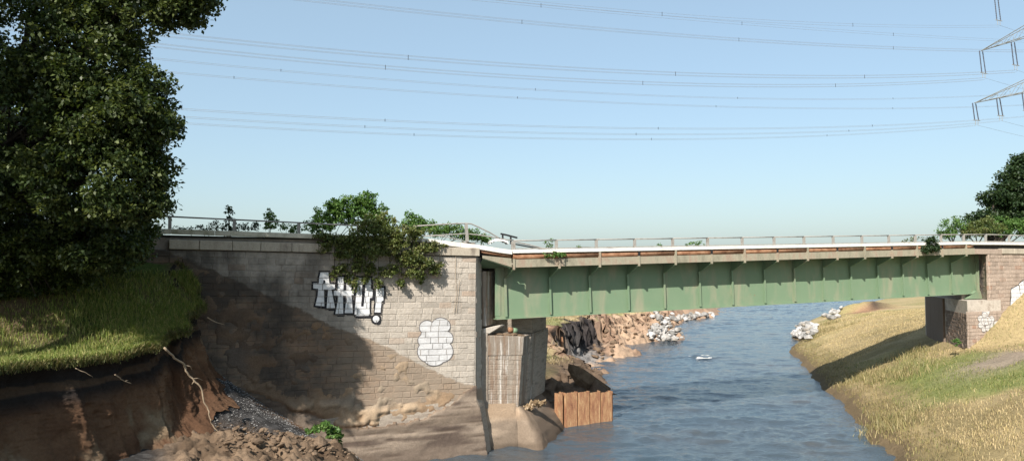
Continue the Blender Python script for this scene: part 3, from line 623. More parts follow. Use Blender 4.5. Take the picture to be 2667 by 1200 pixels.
# right approach railing and far kerb
rrail = thing('right_approach_railing', 'railing above the right stone abutment in front of green bushes', 'railing', W(34, -0.12, 9.7))
RK = lambda u: interp(u, [H(2400, 632)[0], H(2560, 630)[0], H(2667, 631.5)[0]], [H(2400, 632)[1], H(2560, 630)[1], H(2667, 631.5)[1]])
RR = lambda u: interp(u, [H(2445, 610)[0], H(2565, 609)[0], H(2667, 612)[0], 50], [H(2445, 610)[1], H(2565, 609)[1], H(2667, 612)[1], H(2667, 612)[1] - 0.25])
rus = [H(x, 620, -0.12)[0] for x in (2451, 2510, 2567, 2628)]; rus += [rus[-1] + 2.2 * k for k in range(1, 6)]
for u in rus[1:]: post(rrail, u, RK(u), RR(u) - 0.04)
for a, b in zip(rus, rus[1:]):
    MB().tube([W(a, -0.12, RR(a) - 0.022), W(b, -0.12, RR(b) - 0.022)], 0.03, 8).build('top_rail', M['rail_steel'], rrail, smooth=True)
    MB().beam([(a + 0.07, RK(a) + 0.07), (b - 0.07, RK(b) + 0.07)], -0.13, -0.10, 0.045).build('lower_rail', M['rail_steel'], rrail)

# ---- approach slabs (kerb + road) left, dropped piece, right
ls = thing('left_approach_slab', 'weathered road edge slab along the top of the left wall', 'slab', W(-14, -1, 9.4))
lk = [-27, -24, -21, -18] + [H(x, 600)[0] for x in (445, 560, 690, 830, 960, 1095)]
for a, b in zip(lk, lk[1:]): MB().beam([(a + 0.006, LK(a)), (b - 0.006, LK(b))], -0.3, 0.03, 0.19).build('kerb_beam', M['kerb_old'], ls, bevel=0.01)
MB().beam([(-27, LK(-27) - 0.12), (lk[-1], LK(lk[-1]) - 0.12)], -4.7, -0.31, 0.25).build('road_deck', M['asphalt'], ls)
ds_ = thing('dropped_slab', 'pale slab edge tilting down between the left wall and the span', 'slab', W(-4, -1, 9.2))
dk = [H(1097, 619.5), H(1150, 626), H(1200, 632), H(1253, 638.5), H(1300, 646.5), H(1334, 651)]
for a, b in zip(dk, dk[1:]): MB().beam([(a[0] + 0.006, a[1]), (b[0] - 0.006, b[1])], -0.3, 0.03, 0.20).build('kerb_beam', M['kerb'], ds_, bevel=0.01)
MB().beam([(dk[0][0], dk[0][1] - 0.12), (dk[-1][0] + 0.15, dk[-1][1] - 0.12)], -4.7, -0.31, 0.3).build('road_deck', M['asphalt'], ds_)
rs_ = thing('right_approach_slab', 'pale road edge slab on top of the right abutment', 'slab', W(33, -1, 9.5))
rk = [U_R, U_R + 2.2, U_R + 4.4, U_R + 6.6, U_R + 9, U_R + 12, U_R + 16]
for a, b in zip(rk, rk[1:]): MB().beam([(a + 0.006, RK(a)), (b - 0.006, RK(b))], -0.3, 0.03, 0.16).build('kerb_beam', M['kerb'], rs_, bevel=0.008)
MB().beam([(U_R, RK(U_R) - 0.12), (rk[-1], RK(rk[-1]) - 0.12)], -4.7, -0.31, 0.5).build('road_deck', M['asphalt'], rs_)
# bits lying on the deck by the break
br = thing('broken_barrier', 'black broken barrier beam sticking up behind the bent railing', 'barrier', W(-2.5, -1.5, 9.0))
MB().tube(poly([(1304, 608.5), (1320, 612), (1347, 619)], -1.2), 0.045, 6).build('beam', M['black_steel'], br)
for x, y0, y1 in ((1309, 610, 632), (1330, 614, 636)): MB().tube(poly([(x, y0), (x + 1, y1)], -1.2), 0.05, 6).build('leg', M['black_steel'], br)
hp = thing('white_hoop', 'curved white plate lying behind the bent railing', 'plate', W(-2.6, -0.7, 8.9))
a1 = [(1276, 636), (1284, 629.5), (1297, 627), (1310, 627.5), (1321, 632), (1324, 636)]
fr = poly(a1, -0.6); up = [p + Vector((0, 0, 0.09)) for p in fr]; bk = [p - NX * 0.35 for p in fr]
m = MB()
for i in range(len(a1) - 1): m.hexa([fr[i], fr[i+1], bk[i+1], bk[i], up[i], up[i+1], bk[i+1] + Vector((0, 0, 0.09)), bk[i] + Vector((0, 0, 0.09))])
m.build('arched_plate', M['white_paint'], hp)
sr = thing('fallen_rail', 'pair of fallen dark rails lying on the deck at the break', 'rail', W(0, -0.9, 9.0))
for yo in (0, 6): MB().tube(poly([(1338, 629 + yo), (1380, 638 + yo * 0.8), (1424, 648.5 + yo * 0.4)], -0.9), 0.035, 6).build('rail', M['rail_steel'] if yo == 0 else M['black_steel'], sr)

# =================================================================== MASONRY
def stone_mesh(L, h, dep, seed):
    r = random.Random(seed); nx, nz = 4, 3
    xs = [-L/2, -L/2 + 0.018, L/2 - 0.018, L/2]; zs = [-h/2, -h/2 + 0.016, h/2 - 0.016, h/2]
    v = []; f = []
    for j, z in enumerate(zs):
        for i, x in enumerate(xs):
            rim = i in (0, 3) or j in (0, 3)
            y = -0.012 - r.random() * 0.012 if rim else -r.random() * 0.010
            xx = x + (r.random() - .5) * 0.010; zz = z + (r.random() - .5) * 0.012
            v.append((xx, y, zz))
    for j in range(3):
        for i in range(3): a = j * 4 + i; f.append((a, a+4, a+5, a+1))
    ring = [0, 1, 2, 3, 7, 11, 15, 14, 13, 12, 8, 4]; b = len(v)
    for k in ring: x, y, z = v[k]; v.append((x, -dep, z))
    for k in range(12): k2 = (k+1) % 12; f.append((ring[k], ring[k2], b+k2, b+k))
    me = mesh(v, f); bm = bmesh.new(); bm.from_mesh(me); bmesh.ops.recalc_face_normals(bm, faces=bm.faces); bm.to_mesh(me); bm.free()
    return me
STONES = {}
def get_stone(L, h, var):
    k = (round(L, 2), round(h, 3), var)
    if k not in STONES: STONES[k] = stone_mesh(k[0] - 0.012, k[1] - 0.012, 0.12, hash(k) & 0xffff)
    return STONES[k]
LENS = [0.36, 0.46, 0.56, 0.66, 0.78]
class Masonry:
    """Stones laid in courses on a plane: origin o, axes x (along), n (outward), z (up)."""
    def __init__(self, parent, mat, o, x, n, z, seed=1, tilt=0.02):
        self.parent, self.mat, self.o, self.x, self.n, self.z = parent, mat, o, x.normalized(), n.normalized(), z.normalized()
        self.r = random.Random(seed); self.stones = []; self.tilt = tilt
    def world(self, s, v, y=0): return self.o + self.x * s + self.z * v + self.n * y
    def lay(self, s0, s1, v0, v1, h, inside=None, from_right=True, prio=None):
        nrow = int((v1 - v0) / h)
        for j in range(nrow):
            v = v0 + (j + 0.5) * h; s = s1 if from_right else s0; first = True
            while (s - s0 > 0.15) if from_right else (s1 - s > 0.15):
                L = self.r.choice(LENS) if not first else (0.36 if j % 2 else 0.66); first = False
                rem = (s - s0) if from_right else (s1 - s)
                if rem - L < 0.2: L = max(0.2, round(rem, 2))
                c = s - L / 2 if from_right else s + L / 2
                if inside is None or inside(c, v, L): self.stones.append((c, v, L, h, self.r.randrange(3), (self.r.random() - .5) * self.tilt, (self.r.random() - .5) * self.tilt, self.r.random() * 0.018 - 0.012))
                s = s - L if from_right else s + L
    def mat4(self, st):
        c, v, L, h, var, ta, tb, y = st
        X = -self.x; N = self.n; Z = self.z
        if X.cross(N).dot(Z) < 0: X = self.x
        R = Matrix((X, N, Z)).transposed(); R = R @ Matrix.Rotation(ta, 3, 'Z') @ Matrix.Rotation(tb, 3, 'X')
        m4 = R.to_4x4(); m4.translation = self.world(c, v, y); return m4, (-1 if (X - self.x).length > 1 else 1)
    def build(self, limit=300, prio=None, name='stone'):
        sts = sorted(self.stones, key=prio) if prio else self.stones
        pl = world_loc(self.parent)
        for st in sts[:limit]:
            me = get_stone(st[2], st[3], st[4])
            if not me.materials: me.materials.append(self.mat)
            elif me.materials[0] != self.mat:
                k = (round(st[2], 2), round(st[3], 3), st[4], self.mat.name)
                if k not in STONES: STONES[k] = me.copy(); STONES[k].materials.clear(); STONES[k].materials.append(self.mat)
                me = STONES[k]
            m4, _ = self.mat4(st); o = bpy.data.objects.new(name, me); COL.objects.link(o); o.parent = self.parent
            o.rotation_euler = m4.to_euler(); o.location = m4.translation - pl
        if len(sts) > limit:
            v = []; f = []
            for st in sts[limit:]:
                me = get_stone(st[2], st[3], st[4]); m4, _ = self.mat4(st); b = len(v)
                v += [m4 @ x.co for x in me.vertices]; f += [tuple(b + i for i in p.vertices) for p in me.polygons]
            tag(link(name + '_courses', mesh(v, f), self.mat, self.parent), kind='stuff')
    def paint(self, polys, name, mat, layer, label=None):
        """polys: lists of (s, v) outlines; clipped to each stone face so the joints stay open."""
        tris = []
        for k, p in enumerate(polys):
            lay = layer + 0.00012 * k
            for t in tessellate_polygon([[Vector((a, b, 0)) for a, b in p]]): tris.append(([p[i] for i in t], lay))
        v = []; f = []
        for st in self.stones:
            c, vv, L, h = st[:4]; x0, x1, z0, z1 = c - L/2 + 0.012, c + L/2 - 0.012, vv - h/2 + 0.01, vv + h/2 - 0.01
            m4, sg = self.mat4(st)
            for t, lay in tris:
                if max(q[0] for q in t) < x0 or min(q[0] for q in t) > x1 or max(q[1] for q in t) < z0 or min(q[1] for q in t) > z1: continue
                q = t
                for ax, lim, s in ((0, x0, 1), (0, x1, -1), (1, z0, 1), (1, z1, -1)):
                    nq = []
                    for i in range(len(q)):
                        a, b = q[i], q[(i+1) % len(q)]; da, db = (a[ax] - lim) * s, (b[ax] - lim) * s
                        if da >= 0: nq.append(a)
                        if (da >= 0) != (db >= 0):
                            k = da / (da - db); nq.append((a[0] + (b[0] - a[0]) * k, a[1] + (b[1] - a[1]) * k))
                    q = nq
                    if len(q) < 3: break
                if len(q) < 3: continue
                b = len(v)
                for s_, v_ in q: v.append(m4 @ Vector(((s_ - c) * sg, lay, v_ - vv)))
                f.append(tuple(range(b, b + len(q))))
        if not v: return None
        o = link(name, mesh(v, f), mat, self.parent)
        if label: o['label'] = label
        return o

# ---- left abutment wall
wallL = thing('left_abutment', 'long grey sandstone abutment wall with graffiti left of the bridge', 'wall', W(-9, 0, 0))
cb0, cb1 = H(475, 649, 0.05), H(1253, 667, 0.05); CB = line2(cb0, cb1); slopeL = (cb1[1] - cb0[1]) / (cb1[0] - cb0[0])
UE = H(1241, 800)[0]                                  # right edge of the wall
xL = (AX + Vector((0, 0, slopeL))).normalized(); zL = (Vector((0, 0, 1)) - AX * slopeL).normalized()
oL = W(UE, 0, CB(UE) - 0.03)
def toL(u, z):                                        # bridge frame -> wall frame
    r = W(u, 0, z) - oL; return r.dot(xL), r.dot(zL)
SOIL = [H(*p) for p in SOIL_PX]; SU = [p[0] for p in SOIL]; SZ = [p[1] for p in SOIL]
mas = Masonry(wallL, M['stone_left'], oL, xL, NX, zL, seed=11, tilt=0.05)
mas.lay(-13.2, 0, -6.25, 0, 0.25)
def prioL(st):
    p = mas.world(st[0], st[1]); u, _ = UD(p.x, p.y); above = p.z - float(np.interp(u, SU, SZ)); return (0 if above > -0.1 else 1, -above if above <= -0.1 else 0, -st[2])
mas.build(300, prioL)
q = [H(462, 655), (UE - 0.03, CB(UE) - 0.04), H(1238, 992), H(1239, 1010), H(1272, 1215), (-8, -1.5), (-16.5, -1.5)]
q[2] = (UE - 0.03, H(1238, 992)[1]); q[3] = (UE - 0.02, H(1239, 1010)[1])
MB().prism([W(u, -0.025, z) for u, z in q], [W(u, -0.025, z) + RV * 0.82 for u, z in q]).build('wall_core', M['stone_left'], wallL)
q = [(-27, -1.5), (-27, LK(-27) - 0.4), (-16, LK(-16) - 0.4), (UE - 0.45, CB(UE) + 0.2), (UE - 0.45, -1.5)]
MB().prism([W(u, -0.3, z) for u, z in q], [W(u, -0.3, z) + RV * 5.6 for u, z in q]).build('abutment_fill', M['mortar'], wallL)
# footing below the courses, battered out towards the gap
q = [(-16.5, 2.2), (-10, 2.1), (UE, 2.5), H(1250, 1060), H(1273, 1215), (-10, -1.3), (-16.5, -1.3)]
MB().prism([W(u, 0.02, z) for u, z in q], [W(u, -0.03, z) + RV * 0.7 for u, z in q]).build('footing', M['footing'], wallL)
# rough return face in the gap
RN = Vector((RV.y, -RV.x, 0))
ms = Masonry(wallL, M['stone_left'], W(UE + 0.0, -0.06, 2.6), RV, RN, Vector((0, 0, 1)), seed=5, tilt=0.22)
ms.lay(0.02, 0.80, 0, 5.9, 0.25, from_right=False); ms.build(80, name='quoin')
# coping
cu = H(440, 640)[0]; k = 0
while cu < UE - 0.1:
    b = min(cu + (1.18 if k % 2 else 1.05), UE + 0.12)
    if UE - b < 0.5: b = UE + 0.12
    MB().beam([(cu + 0.008, CB(cu) + 0.36), (b - 0.008, CB(b) + 0.36)], -0.5, 0.10, 0.36).build('coping_stone', M['coping'], wallL, bevel=0.015)
    cu = b; k += 1
MB().beam([(-27, LK(-27) - 0.30), (UE, CB(UE) + 0.62)], -0.6, -0.25, 0.6).build('earth_strip', M['mortar'], wallL)
# graffiti lettering
def c1(pts): return [toL(*H(800 + x / 6.818, 690 + y / 6.818)) for x, y in pts]
LET = {
 'A': [(235,130),(375,128),(388,300),(395,330),(490,335),(490,425),(430,430),(455,560),(495,760),(345,762),(370,435),(295,430),(305,730),(145,715),(185,540),(195,420),(105,412),(108,322),(205,322),(210,240)],
 'H': [(545,215),(650,210),(640,450),(700,452),(695,300),(720,200),(820,190),(800,310),(775,450),(830,455),(825,530),(785,530),(800,700),(810,848),(665,850),(690,640),(690,540),(635,540),(640,860),(500,865),(530,700),(540,540),(470,540),(475,450),(540,445)],
 'O': [(885,222),(1130,225),(1135,330),(1130,420),(1165,440),(1155,575),(1110,585),(1105,760),(1110,860),(1090,895),(870,900),(840,870),(850,750),(865,560),(880,420)],
 'X': [(1225,420),(1360,400),(1365,500),(1350,630),(1320,640),(1300,840),(1195,835),(1215,700)],
 'D': [(1222 + 58 * math.cos(a), 955 + 60 * math.sin(a)) for a in [i * math.pi / 9 for i in range(18)]]}
black = []
for nm, P_ in LET.items():
    for sx, sy in ((0, 0), (16, 24), (32, 48)): black.append([(x + sx, y + sy) for x, y in P_])
    n_ = len(P_)
    for i in range(n_):                                # outline strokes
        (xa, ya), (xb, yb) = P_[i], P_[(i+1) % n_]; L_ = math.hypot(xb - xa, yb - ya); w_ = 31
        if L_ < 1: continue
        ex, ey = (xb - xa) / L_ * w_, (yb - ya) / L_ * w_
        black.append([(xa - ex - ey, ya - ey + ex), (xb + ex - ey, yb + ey + ex), (xb + ex + ey, yb + ey - ex), (xa - ex + ey, ya - ey - ex)])
mas.paint([c1(p) for p in black], 'graffiti_outline', M['spray_black'], 0.003)
mas.paint([c1(p) for p in LET.values()], 'graffiti_lettering', M["spray_white"], 0.019, 'white block letters AHO! with black outline')
hole = [[(975,310),(1035,312),(1020,560),(1000,735),(955,730),(970,540)], [(285,268),(310,260),(322,285),(315,325),(265,330),(285,310)]]
mas.paint([c1(p) for p in hole], 'graffiti_letter_holes', M["spray_black"], 0.022)
def ell(cx, cy, rx, ry, rot=0, n=22):
    return [(cx + rx * math.cos(a) * math.cos(rot) - ry * math.sin(a) * math.sin(rot), cy + rx * math.cos(a) * math.sin(rot) + ry * math.sin(a) * math.cos(rot)) for a in [i * 2 * math.pi / n for i in range(n)]]
blobs = [(1112, 852, 19, 17), (1148, 848, 24, 20), (1130, 872, 33, 24), (1102, 886, 13, 15), (1163, 880, 16, 17), (1112, 915, 24, 26), (1150, 914, 29, 28), (1131, 935, 25, 16)]
for i, b in enumerate(blobs): mas.paint([[toL(*H(x, y)) for x, y in ell(b[0], b[1], b[2] + 2.4, b[3] + 2.4)]], 'graffiti_cloud_outline', M['spray_grey'], 0.004 + 0.0005 * i)
for i, b in enumerate(blobs): mas.paint([[toL(*H(x, y)) for x, y in ell(*b)]], 'graffiti_cloud', M['spray_dull'], 0.010 + 0.0005 * i, 'white sprayed cloud shape with a dark outline' if i == 0 else None)
# soil still clinging to the wall
def build_crust():
    us = np.arange(-16.2, UE + 0.62, 0.07); zs = np.arange(-0.6, 8.4, 0.07); U, Z = np.meshgrid(us, zs)
    lim = np.interp(U, SU, SZ); n = fbm(U * 0.8, Z * 1.6, oct=5, s=101); n2 = fbm(U * 2.2, Z * 2.2, oct=4, s=103)
    depth = lim - Z + 0.35 * n
    band = np.interp(U, [-16, -13, -11, -9.5, -8, -6, -4.8, -4.1, UE], [3.9, 3.3, 2.4, 1.75, 1.65, 1.75, 2.3, 2.75, 3.0])       # thick ledge of sand near the foot
    top_b = np.interp(U, [-16, -12, -10, -8, -6.2, -5.2, -4.3, UE], [4.6, 3.9, 3.0, 2.6, 2.9, 3.3, 3.2, 3.1])
    thick = sstep(0, 0.12, Z - band + 0.16 * n2) * sstep(0.05, 0.6, top_b - Z + 0.3 * n2)
    t = -0.06 + 0.075 * sstep(0.0, 0.5, depth) * sstep(0.12, 0.38, n2 + 0.35 * n + 0.12 * sstep(-9, -12, U)) + thick * (0.08 + 0.05 * n2 + 0.06 * n + 0.03 * fbm(U * 5, Z * 5, oct=3, s=116))
    low = sstep(0.05, -0.1, Z - band + 0.16 * n2); t = np.where(low > 0.5, 0.035 + 0.03 * n + 0.02 * n2 + 0.075 * sstep(2.4, 1.8, Z), t)
    cv_ = (Z + 0.03 * U + 0.04 * fbm(U * 0.7, Z * 0.5, oct=2, s=113)) / 0.31; gro = np.exp(-(((cv_ - np.floor(cv_)) - 0.5) / 0.07) ** 2) * low * sstep(-0.2, 0.2, fbm(U * 0.6, Z * 1.5, oct=2, s=114))
    t = t + 0.018 * fbm(U * 6, Z * 6, oct=3, s=105) - 0.035 * gro
    edge = np.interp(Z, [-0.6, 2.0, 2.4, 9], [UE + 0.60, UE + 0.16, UE + 0.01, UE - 0.02])
    Uc = np.minimum(U, edge); t = np.where(U > edge + 0.07, -0.3, t)
    col = lerp3((0.115, 0.083, 0.06), (0.235, 0.155, 0.095), sstep(-0.35, 0.35, n))
    col = lerp3(col, (0.16, 0.145, 0.125), sstep(0.0, 0.4, fbm(U * 0.5, Z * 1.2, oct=3, s=107)) * 0.8)
    right = sstep(-10.5, -7.5, U)
    col = lerp3(col, (0.30, 0.235, 0.165), right * (1 - thick) * 0.65 * sstep(1.5, 2.3, Z))
    tan = lerp3((0.27, 0.185, 0.115), (0.37, 0.275, 0.185), sstep(-0.3, 0.3, n2)); col = col * (1 - thick[..., None]) + tan * thick[..., None]
    rim = np.exp(-((Z - band + 0.16 * n2 - 0.04) / 0.10) ** 2); col = lerp3(col, (0.20, 0.115, 0.065), np.clip(rim, 0, 1) * 0.8)
    fz = lerp3((0.17, 0.132, 0.10), (0.27, 0.215, 0.165), sstep(-0.3, 0.3, fbm(U * 0.35, Z * 2.5, oct=4, s=109)))
    fz = lerp3(fz, (0.10, 0.075, 0.06), sstep(0.0, 0.4, fbm(U * 0.4, Z * 3.0, oct=4, s=111)))
    fz = lerp3(fz, (0.15, 0.115, 0.09), sstep(0.9, 0.35, Z) * 0.7)
    fz = lerp3(fz, (0.08, 0.058, 0.045), gro * 0.8)
    col = col * (1 - low[..., None]) + fz * low[..., None]
    col = lerp3(col, (0.065, 0.048, 0.037), sstep(-8.8, -11.5, U + 0.8 * n) * 0.65)  # dark soil on the left, deepened to paint in the tree's shade
    o_ = 0.012
    P3 = np.array([[0, 0, 0]]); X = P0.x + AX.x * Uc + NX.x * (t + o_); Y = P0.y + AX.y * Uc + NX.y * (t + o_)
    keep = (t > -0.07) & (U <= edge + 0.075)
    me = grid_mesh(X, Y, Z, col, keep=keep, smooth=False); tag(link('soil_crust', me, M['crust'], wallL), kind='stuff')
build_crust()

# ---- left pier
DP = -0.80
pierL = thing('left_pier', 'leaning stone pier with rust streaks under the left bridge end', 'pier', W(-2.2, DP, 0))
def HP(x, y, d=DP): return H(x, y, d)
fq = [HP(1271, 874), HP(1363, 877), HP(1350, 1067), HP(1257, 1062)]
def side_lean(z): return Vector((0, 0, 0))
MB().prism([W(u, DP - 0.022, z) for u, z in fq], [W(u, DP - 0.022, z) + RV * 5.2 for u, z in fq]).build('pier_core', M['stone_pier'], pierL)
cap = [HP(1271, 873), HP(1364, 876), HP(1361, 925), HP(1269, 926)]
MB().prism([W(u, DP + 0.02, z) for u, z in cap], [W(u, DP - 0.02, z) + RV * 1.2 for u, z in cap]).build('cap_block', M['stone_pier'], pierL, bevel=0.02)
xP = (W(fq[2][0], DP, fq[2][1]) - W(fq[3][0], DP, fq[3][1])).normalized(); xP = AX
zP = (W(fq[1][0], DP, fq[1][1]) - W(fq[2][0], DP, fq[2][1])).normalized(); xP = (AX - zP * AX.dot(zP)).normalized()
mp = Masonry(pierL, M['stone_pier'], W(fq[2][0], DP, fq[2][1]), xP, NX, zP, seed=21, tilt=0.03)
hP = (W(cap[2][0], DP, cap[2][1]) - W(fq[2][0], DP, fq[2][1])).length
mp.lay(-1.62, 0, 0, hP, hP / 11.0); mp.build(120)
ms = Masonry(pierL, M['stone_pier'], W(fq[2][0] - 0.01, DP - 0.05, fq[2][1]), RV, RN, zP, seed=23, tilt=0.06)
ms.lay(0.55, 1.0, 0, hP + 0.5, 0.27, from_right=False); ms.lay(1.75, 2.3, 0, hP + 0.5, 0.27, from_right=False); ms.build(100)
for s0, s1, out in ((0.02, 0.5, 0.02), (1.05, 1.65, 0.10), (2.4, 5.15, 0.06)):
    b0 = W(fq[2][0], DP - 0.05, fq[2][1]); b1 = b0 + zP * (hP + 0.75)
    MB().hexa([b0 + RV * s0 + RN * out, b0 + RV * s1 + RN * out, b0 + RV * s1 - RN * 0.1, b0 + RV * s0 - RN * 0.1, b1 + RV * s0 + RN * out, b1 + RV * s1 + RN * out, b1 + RV * s1 - RN * 0.1, b1 + RV * s0 - RN * 0.1]).build('pilaster', M['footing'], pierL, bevel=0.015)  # darker footing colour puts shade onto the pier's river side
# corner column at the gap, cracked at bearing level
for ya, yb, xa, xb in ((706, 849, 1255, 1266), (855, 1062, 1253, 1270)):
    a, b, c, d_ = HP(xa, ya), HP(xb, ya), HP(xb, yb), HP(xa, yb)
    L_ = 1.5 if ya < 800 else 0.6
    MB().prism([W(*((p[0], DP + 0.03, p[1]))) for p in (a, b, c, d_)], [W(p[0], DP + 0.03, p[1]) + RV * L_ for p in (a, b, c, d_)]).build('corner_column', M['stone_pier'], pierL, bevel=0.015)
    if ya < 800:
        ms = Masonry(pierL, M['stone_pier'], W(c[0] + 0.02, DP + 0.02, c[1] + 0.03), RV, RN, Vector((0, 0, 1)), seed=25, tilt=0.10)
        ms.lay(0.03, 1.45, 0, b[1] - c[1] - 0.05, 0.285, from_right=False); ms.build(60)
# bearing shelf, backwall behind the girder end
a = HP(1271, 872); b = HP(1364, 875)
bw = [W(fq[0][0] - 0.6, DP, fq[1][1] - 0.05), W(fq[1][0] - 0.12, DP, fq[1][1] - 0.05), W(fq[1][0] - 0.02, DP, 8.25), W(fq[0][0] - 0.6, DP, 8.25)]
MB().prism([p + RV * 2.1 for p in bw], [p + RV * 5.15 for p in bw]).build('backwall', M['footing'], pierL)
bl = thing('bearing_block', 'tilted pale bearing block lying on top of the left pier', 'block', W(-2.9, DP - 0.1, 5.2))
q = [HP(1256, 852), HP(1300, 846), HP(1292, 868), HP(1273, 880), HP(1256, 858)]
q = [HP(1258, 855), HP(1301, 846), HP(1303, 850), HP(1274, 868), HP(1258, 868)]
MB().prism([W(u, DP + 0.04, z) for u, z in q], [W(u, DP + 0.04, z) + RV * 0.7 for u, z in q]).build('block', M['concrete'], bl, bevel=0.02)
st = thing('pipe_stub', 'short green and rust pipe stub on the rubble of the left pier top', 'pipe', W(-1.9, DP - 0.5, 5.3))
p0 = W(*(lambda h: (h[0], DP - 0.3, h[1]))(H(1324, 858, DP - 0.3))); p1 = W(*(lambda h: (h[0], DP - 0.3, h[1]))(H(1346, 861, DP - 0.3)))
MB().tube([p0, (p0 + p1) / 2], 0.125, 12).build('rusty_half', M['pipe_rust'], st, smooth=True)
MB().tube([(p0 + p1) / 2, p1], 0.128, 12).build('green_half', M['green_paint'], st, smooth=True)
# rubble heap on the shelf
def lump(name, mat, c, r, seed, flat=0.6, parent=None, sub=2, rough=0.35):
    bm = bmesh.new(); bmesh.ops.create_icosphere(bm, subdivisions=sub, radius=1.0)
    co = np.array([v.co[:] for v in bm.verts]); rr = random.Random(seed); o = rr.random() * 90
    k = 1 + rough * fbm(co[:, 0] * 1.3 + o, co[:, 1] * 1.3, co[:, 2] * 1.3, oct=3, s=seed)
    for ax in range(5):                                # flat fracture planes
        nrm = Vector((rr.uniform(-1, 1), rr.uniform(-1, 1), rr.uniform(-1, 1))).normalized(); lim = rr.uniform(0.55, 0.85)
        dd = co @ np.array(nrm[:]); k = np.where(dd * k > lim, lim / np.maximum(dd, 1e-3), k)
    sx, sy, sz = r * rr.uniform(0.8, 1.2), r * rr.uniform(0.8, 1.2), r * flat * rr.uniform(0.8, 1.2); a = rr.random() * 6.28
    ca, sa = math.cos(a), math.sin(a)
    for v, kk, p in zip(bm.verts, k, co):
        x, y, z = p * kk; x, y, z = x * sx, y * sy, z * sz; v.co = (x * ca - y * sa, x * sa + y * ca, z)
    me = bpy.data.meshes.new('m'); bm.to_mesh(me); bm.free()
    ob = bpy.data.objects.new(name, me); COL.objects.link(ob); me.materials.append(mat); ob.location = c
    if parent is not None: ob.parent = parent; ob.location = Vector(c) - world_loc(parent)
    return ob
for k, (x, y) in enumerate(((1300, 868), (1318, 869), (1336, 869), (1352, 872), (1310, 873), (1288, 874))):
    h_ = H(x, y, DP - 0.25); tag(lump('rubble', M['clod'], W(h_[0], DP - 0.25, h_[1] - 0.05), 0.22, 300 + k, 0.5), 'brown rubble lump on top of the left pier', 'rubble', 'rubble on the left pier')
# splayed footing of the pier in the water
def build_pier_foot():
    path = [(W(-3.35, DP + 0.0, 0), NX), (W(fq[2][0] - 0.15, DP + 0.0, 0), NX), (W(fq[2][0] + 0.05, DP - 0.15, 0), (NX + RN).normalized()), (W(fq[2][0], DP, 0) + RV * 0.6, RN), (W(fq[2][0], DP, 0) + RV * 4.4, RN)]
    ps = []; ns = []
    for (p, n_), (p2, n2_) in zip(path, path[1:]):
        for k in range(14): t_ = k / 14; ps.append(p.lerp(p2, t_)); ns.append(n_.lerp(n2_, t_).normalized())
    ps.append(path[-1][0]); ns.append(path[-1][1]); n = len(ps)
    v = np.linspace(0, 1, 40)
    PX_ = np.array([p.x for p in ps]); PY_ = np.array([p.y for p in ps]); NXx = np.array([q.x for q in ns]); NYy = np.array([q.y for q in ns])
    sideness = np.linspace(0, 1, n); S = np.arange(n)[:, None] * 0.12 + 0 * v[None, :]
    zt = 2.05 - 0.35 * sideness; Z = zt[:, None] * (1 - v) + (-0.6) * v
    spread = (0.30 + 1.15 * sstep(0.25, 0.6, sideness))[:, None] * np.interp(v, [0, 0.15, 0.5, 1], [0, 0.25, 0.75, 1.1])[None, :]
    spread = spread + 0.08 * fbm(S * 1.2, Z * 1.5, oct=4, s=121) * sstep(0, 0.1, v)
    X = PX_[:, None] + NXx[:, None] * spread; Y = PY_[:, None] + NYy[:, None] * spread
    n1 = fbm(S * 0.6, Z * 2.2, oct=4, s=123)
    col = lerp3((0.20, 0.155, 0.115), (0.34, 0.265, 0.195), sstep(-0.3, 0.3, n1)); col = lerp3(col, (0.40, 0.28, 0.18), sstep(1.1, 1.5, Z) * 0.6 * (1 - sideness[:, None]))
    col = lerp3(col, (0.10, 0.075, 0.055), sstep(0.35, 0.1, Z) * 0.8); col = lerp3(col, (0.12, 0.085, 0.06), sstep(0.45, 0.6, sideness)[:, None] * 0.6 * np.ones_like(Z))
    o = link('pier_footing', grid_mesh(X, Y, Z, col), M['crust'], pierL)
build_pier_foot()

# ---- right abutment
wallR = thing('right_abutment', 'brown stone abutment with graffiti under the right bridge end', 'wall', W(30, 0, 3))
UR = H(2574, 720)[0]; zTopR = H(2620, 661)[1]; zBot = 2.2
MB().prism([W(UR + 0.03, -0.05, zBot), W(48, -0.05, zBot), W(48, -0.05, zTopR), W(UR + 0.03, -0.05, zTopR)], [p + RV * 8 for p in (W(UR + 0.03, -0.05, zBot), W(48, -0.05, zBot), W(48, -0.05, zTopR), W(UR + 0.03, -0.05, zTopR))]).build('wall_core', M['mortar'], wallR)
mr = Masonry(wallR, M['stone_right'], W(UR, 0, zTopR), AX, NX, Vector((0, 0, 1)), seed=31, tilt=0.05)
def contact(u): return interp(u, [H(2549, 892)[0], H(2585, 864)[0], H(2632, 827)[0], H(2667, 796)[0], 46], [H(2549, 892)[1], H(2585, 864)[1], H(2632, 827)[1], H(2667, 796)[1], 9.0])
mr.lay(0, 10.5, -6.0, 0, 0.25, inside=lambda s, v, L: zTopR + v > contact(UR + s) - 0.4, from_right=False)
mr.build(300, lambda st: st[0])
ms = Masonry(wallR, M['stone_right'], W(UR, -0.03, zTopR - 2.75), RV, -RN, Vector((0, 0, 1)), seed=33, tilt=0.16)
ms.lay(0.02, 1.9, 0, 2.75, 0.25, from_right=False); ms.build(80, name='quoin')
cu = UR - 1.0
for k in range(12): MB().beam([(cu + 0.008, zTopR + 0.34), (cu + 1.15 - 0.008, zTopR + 0.34)], -0.5, 0.08, 0.337).build('coping_stone', M['coping'], wallR, bevel=0.015) if k > 1 else None; cu += 1.15
MB().box(UR - 1.1, UR + 1.3, -0.45, 0.03, zTopR - 0.02, zTopR + 0.30).build('broken_coping', M['stone_right'], wallR)
pu = H(2517, 800)[0]; pt = H(2517, 783)[1]; pw = 3.1
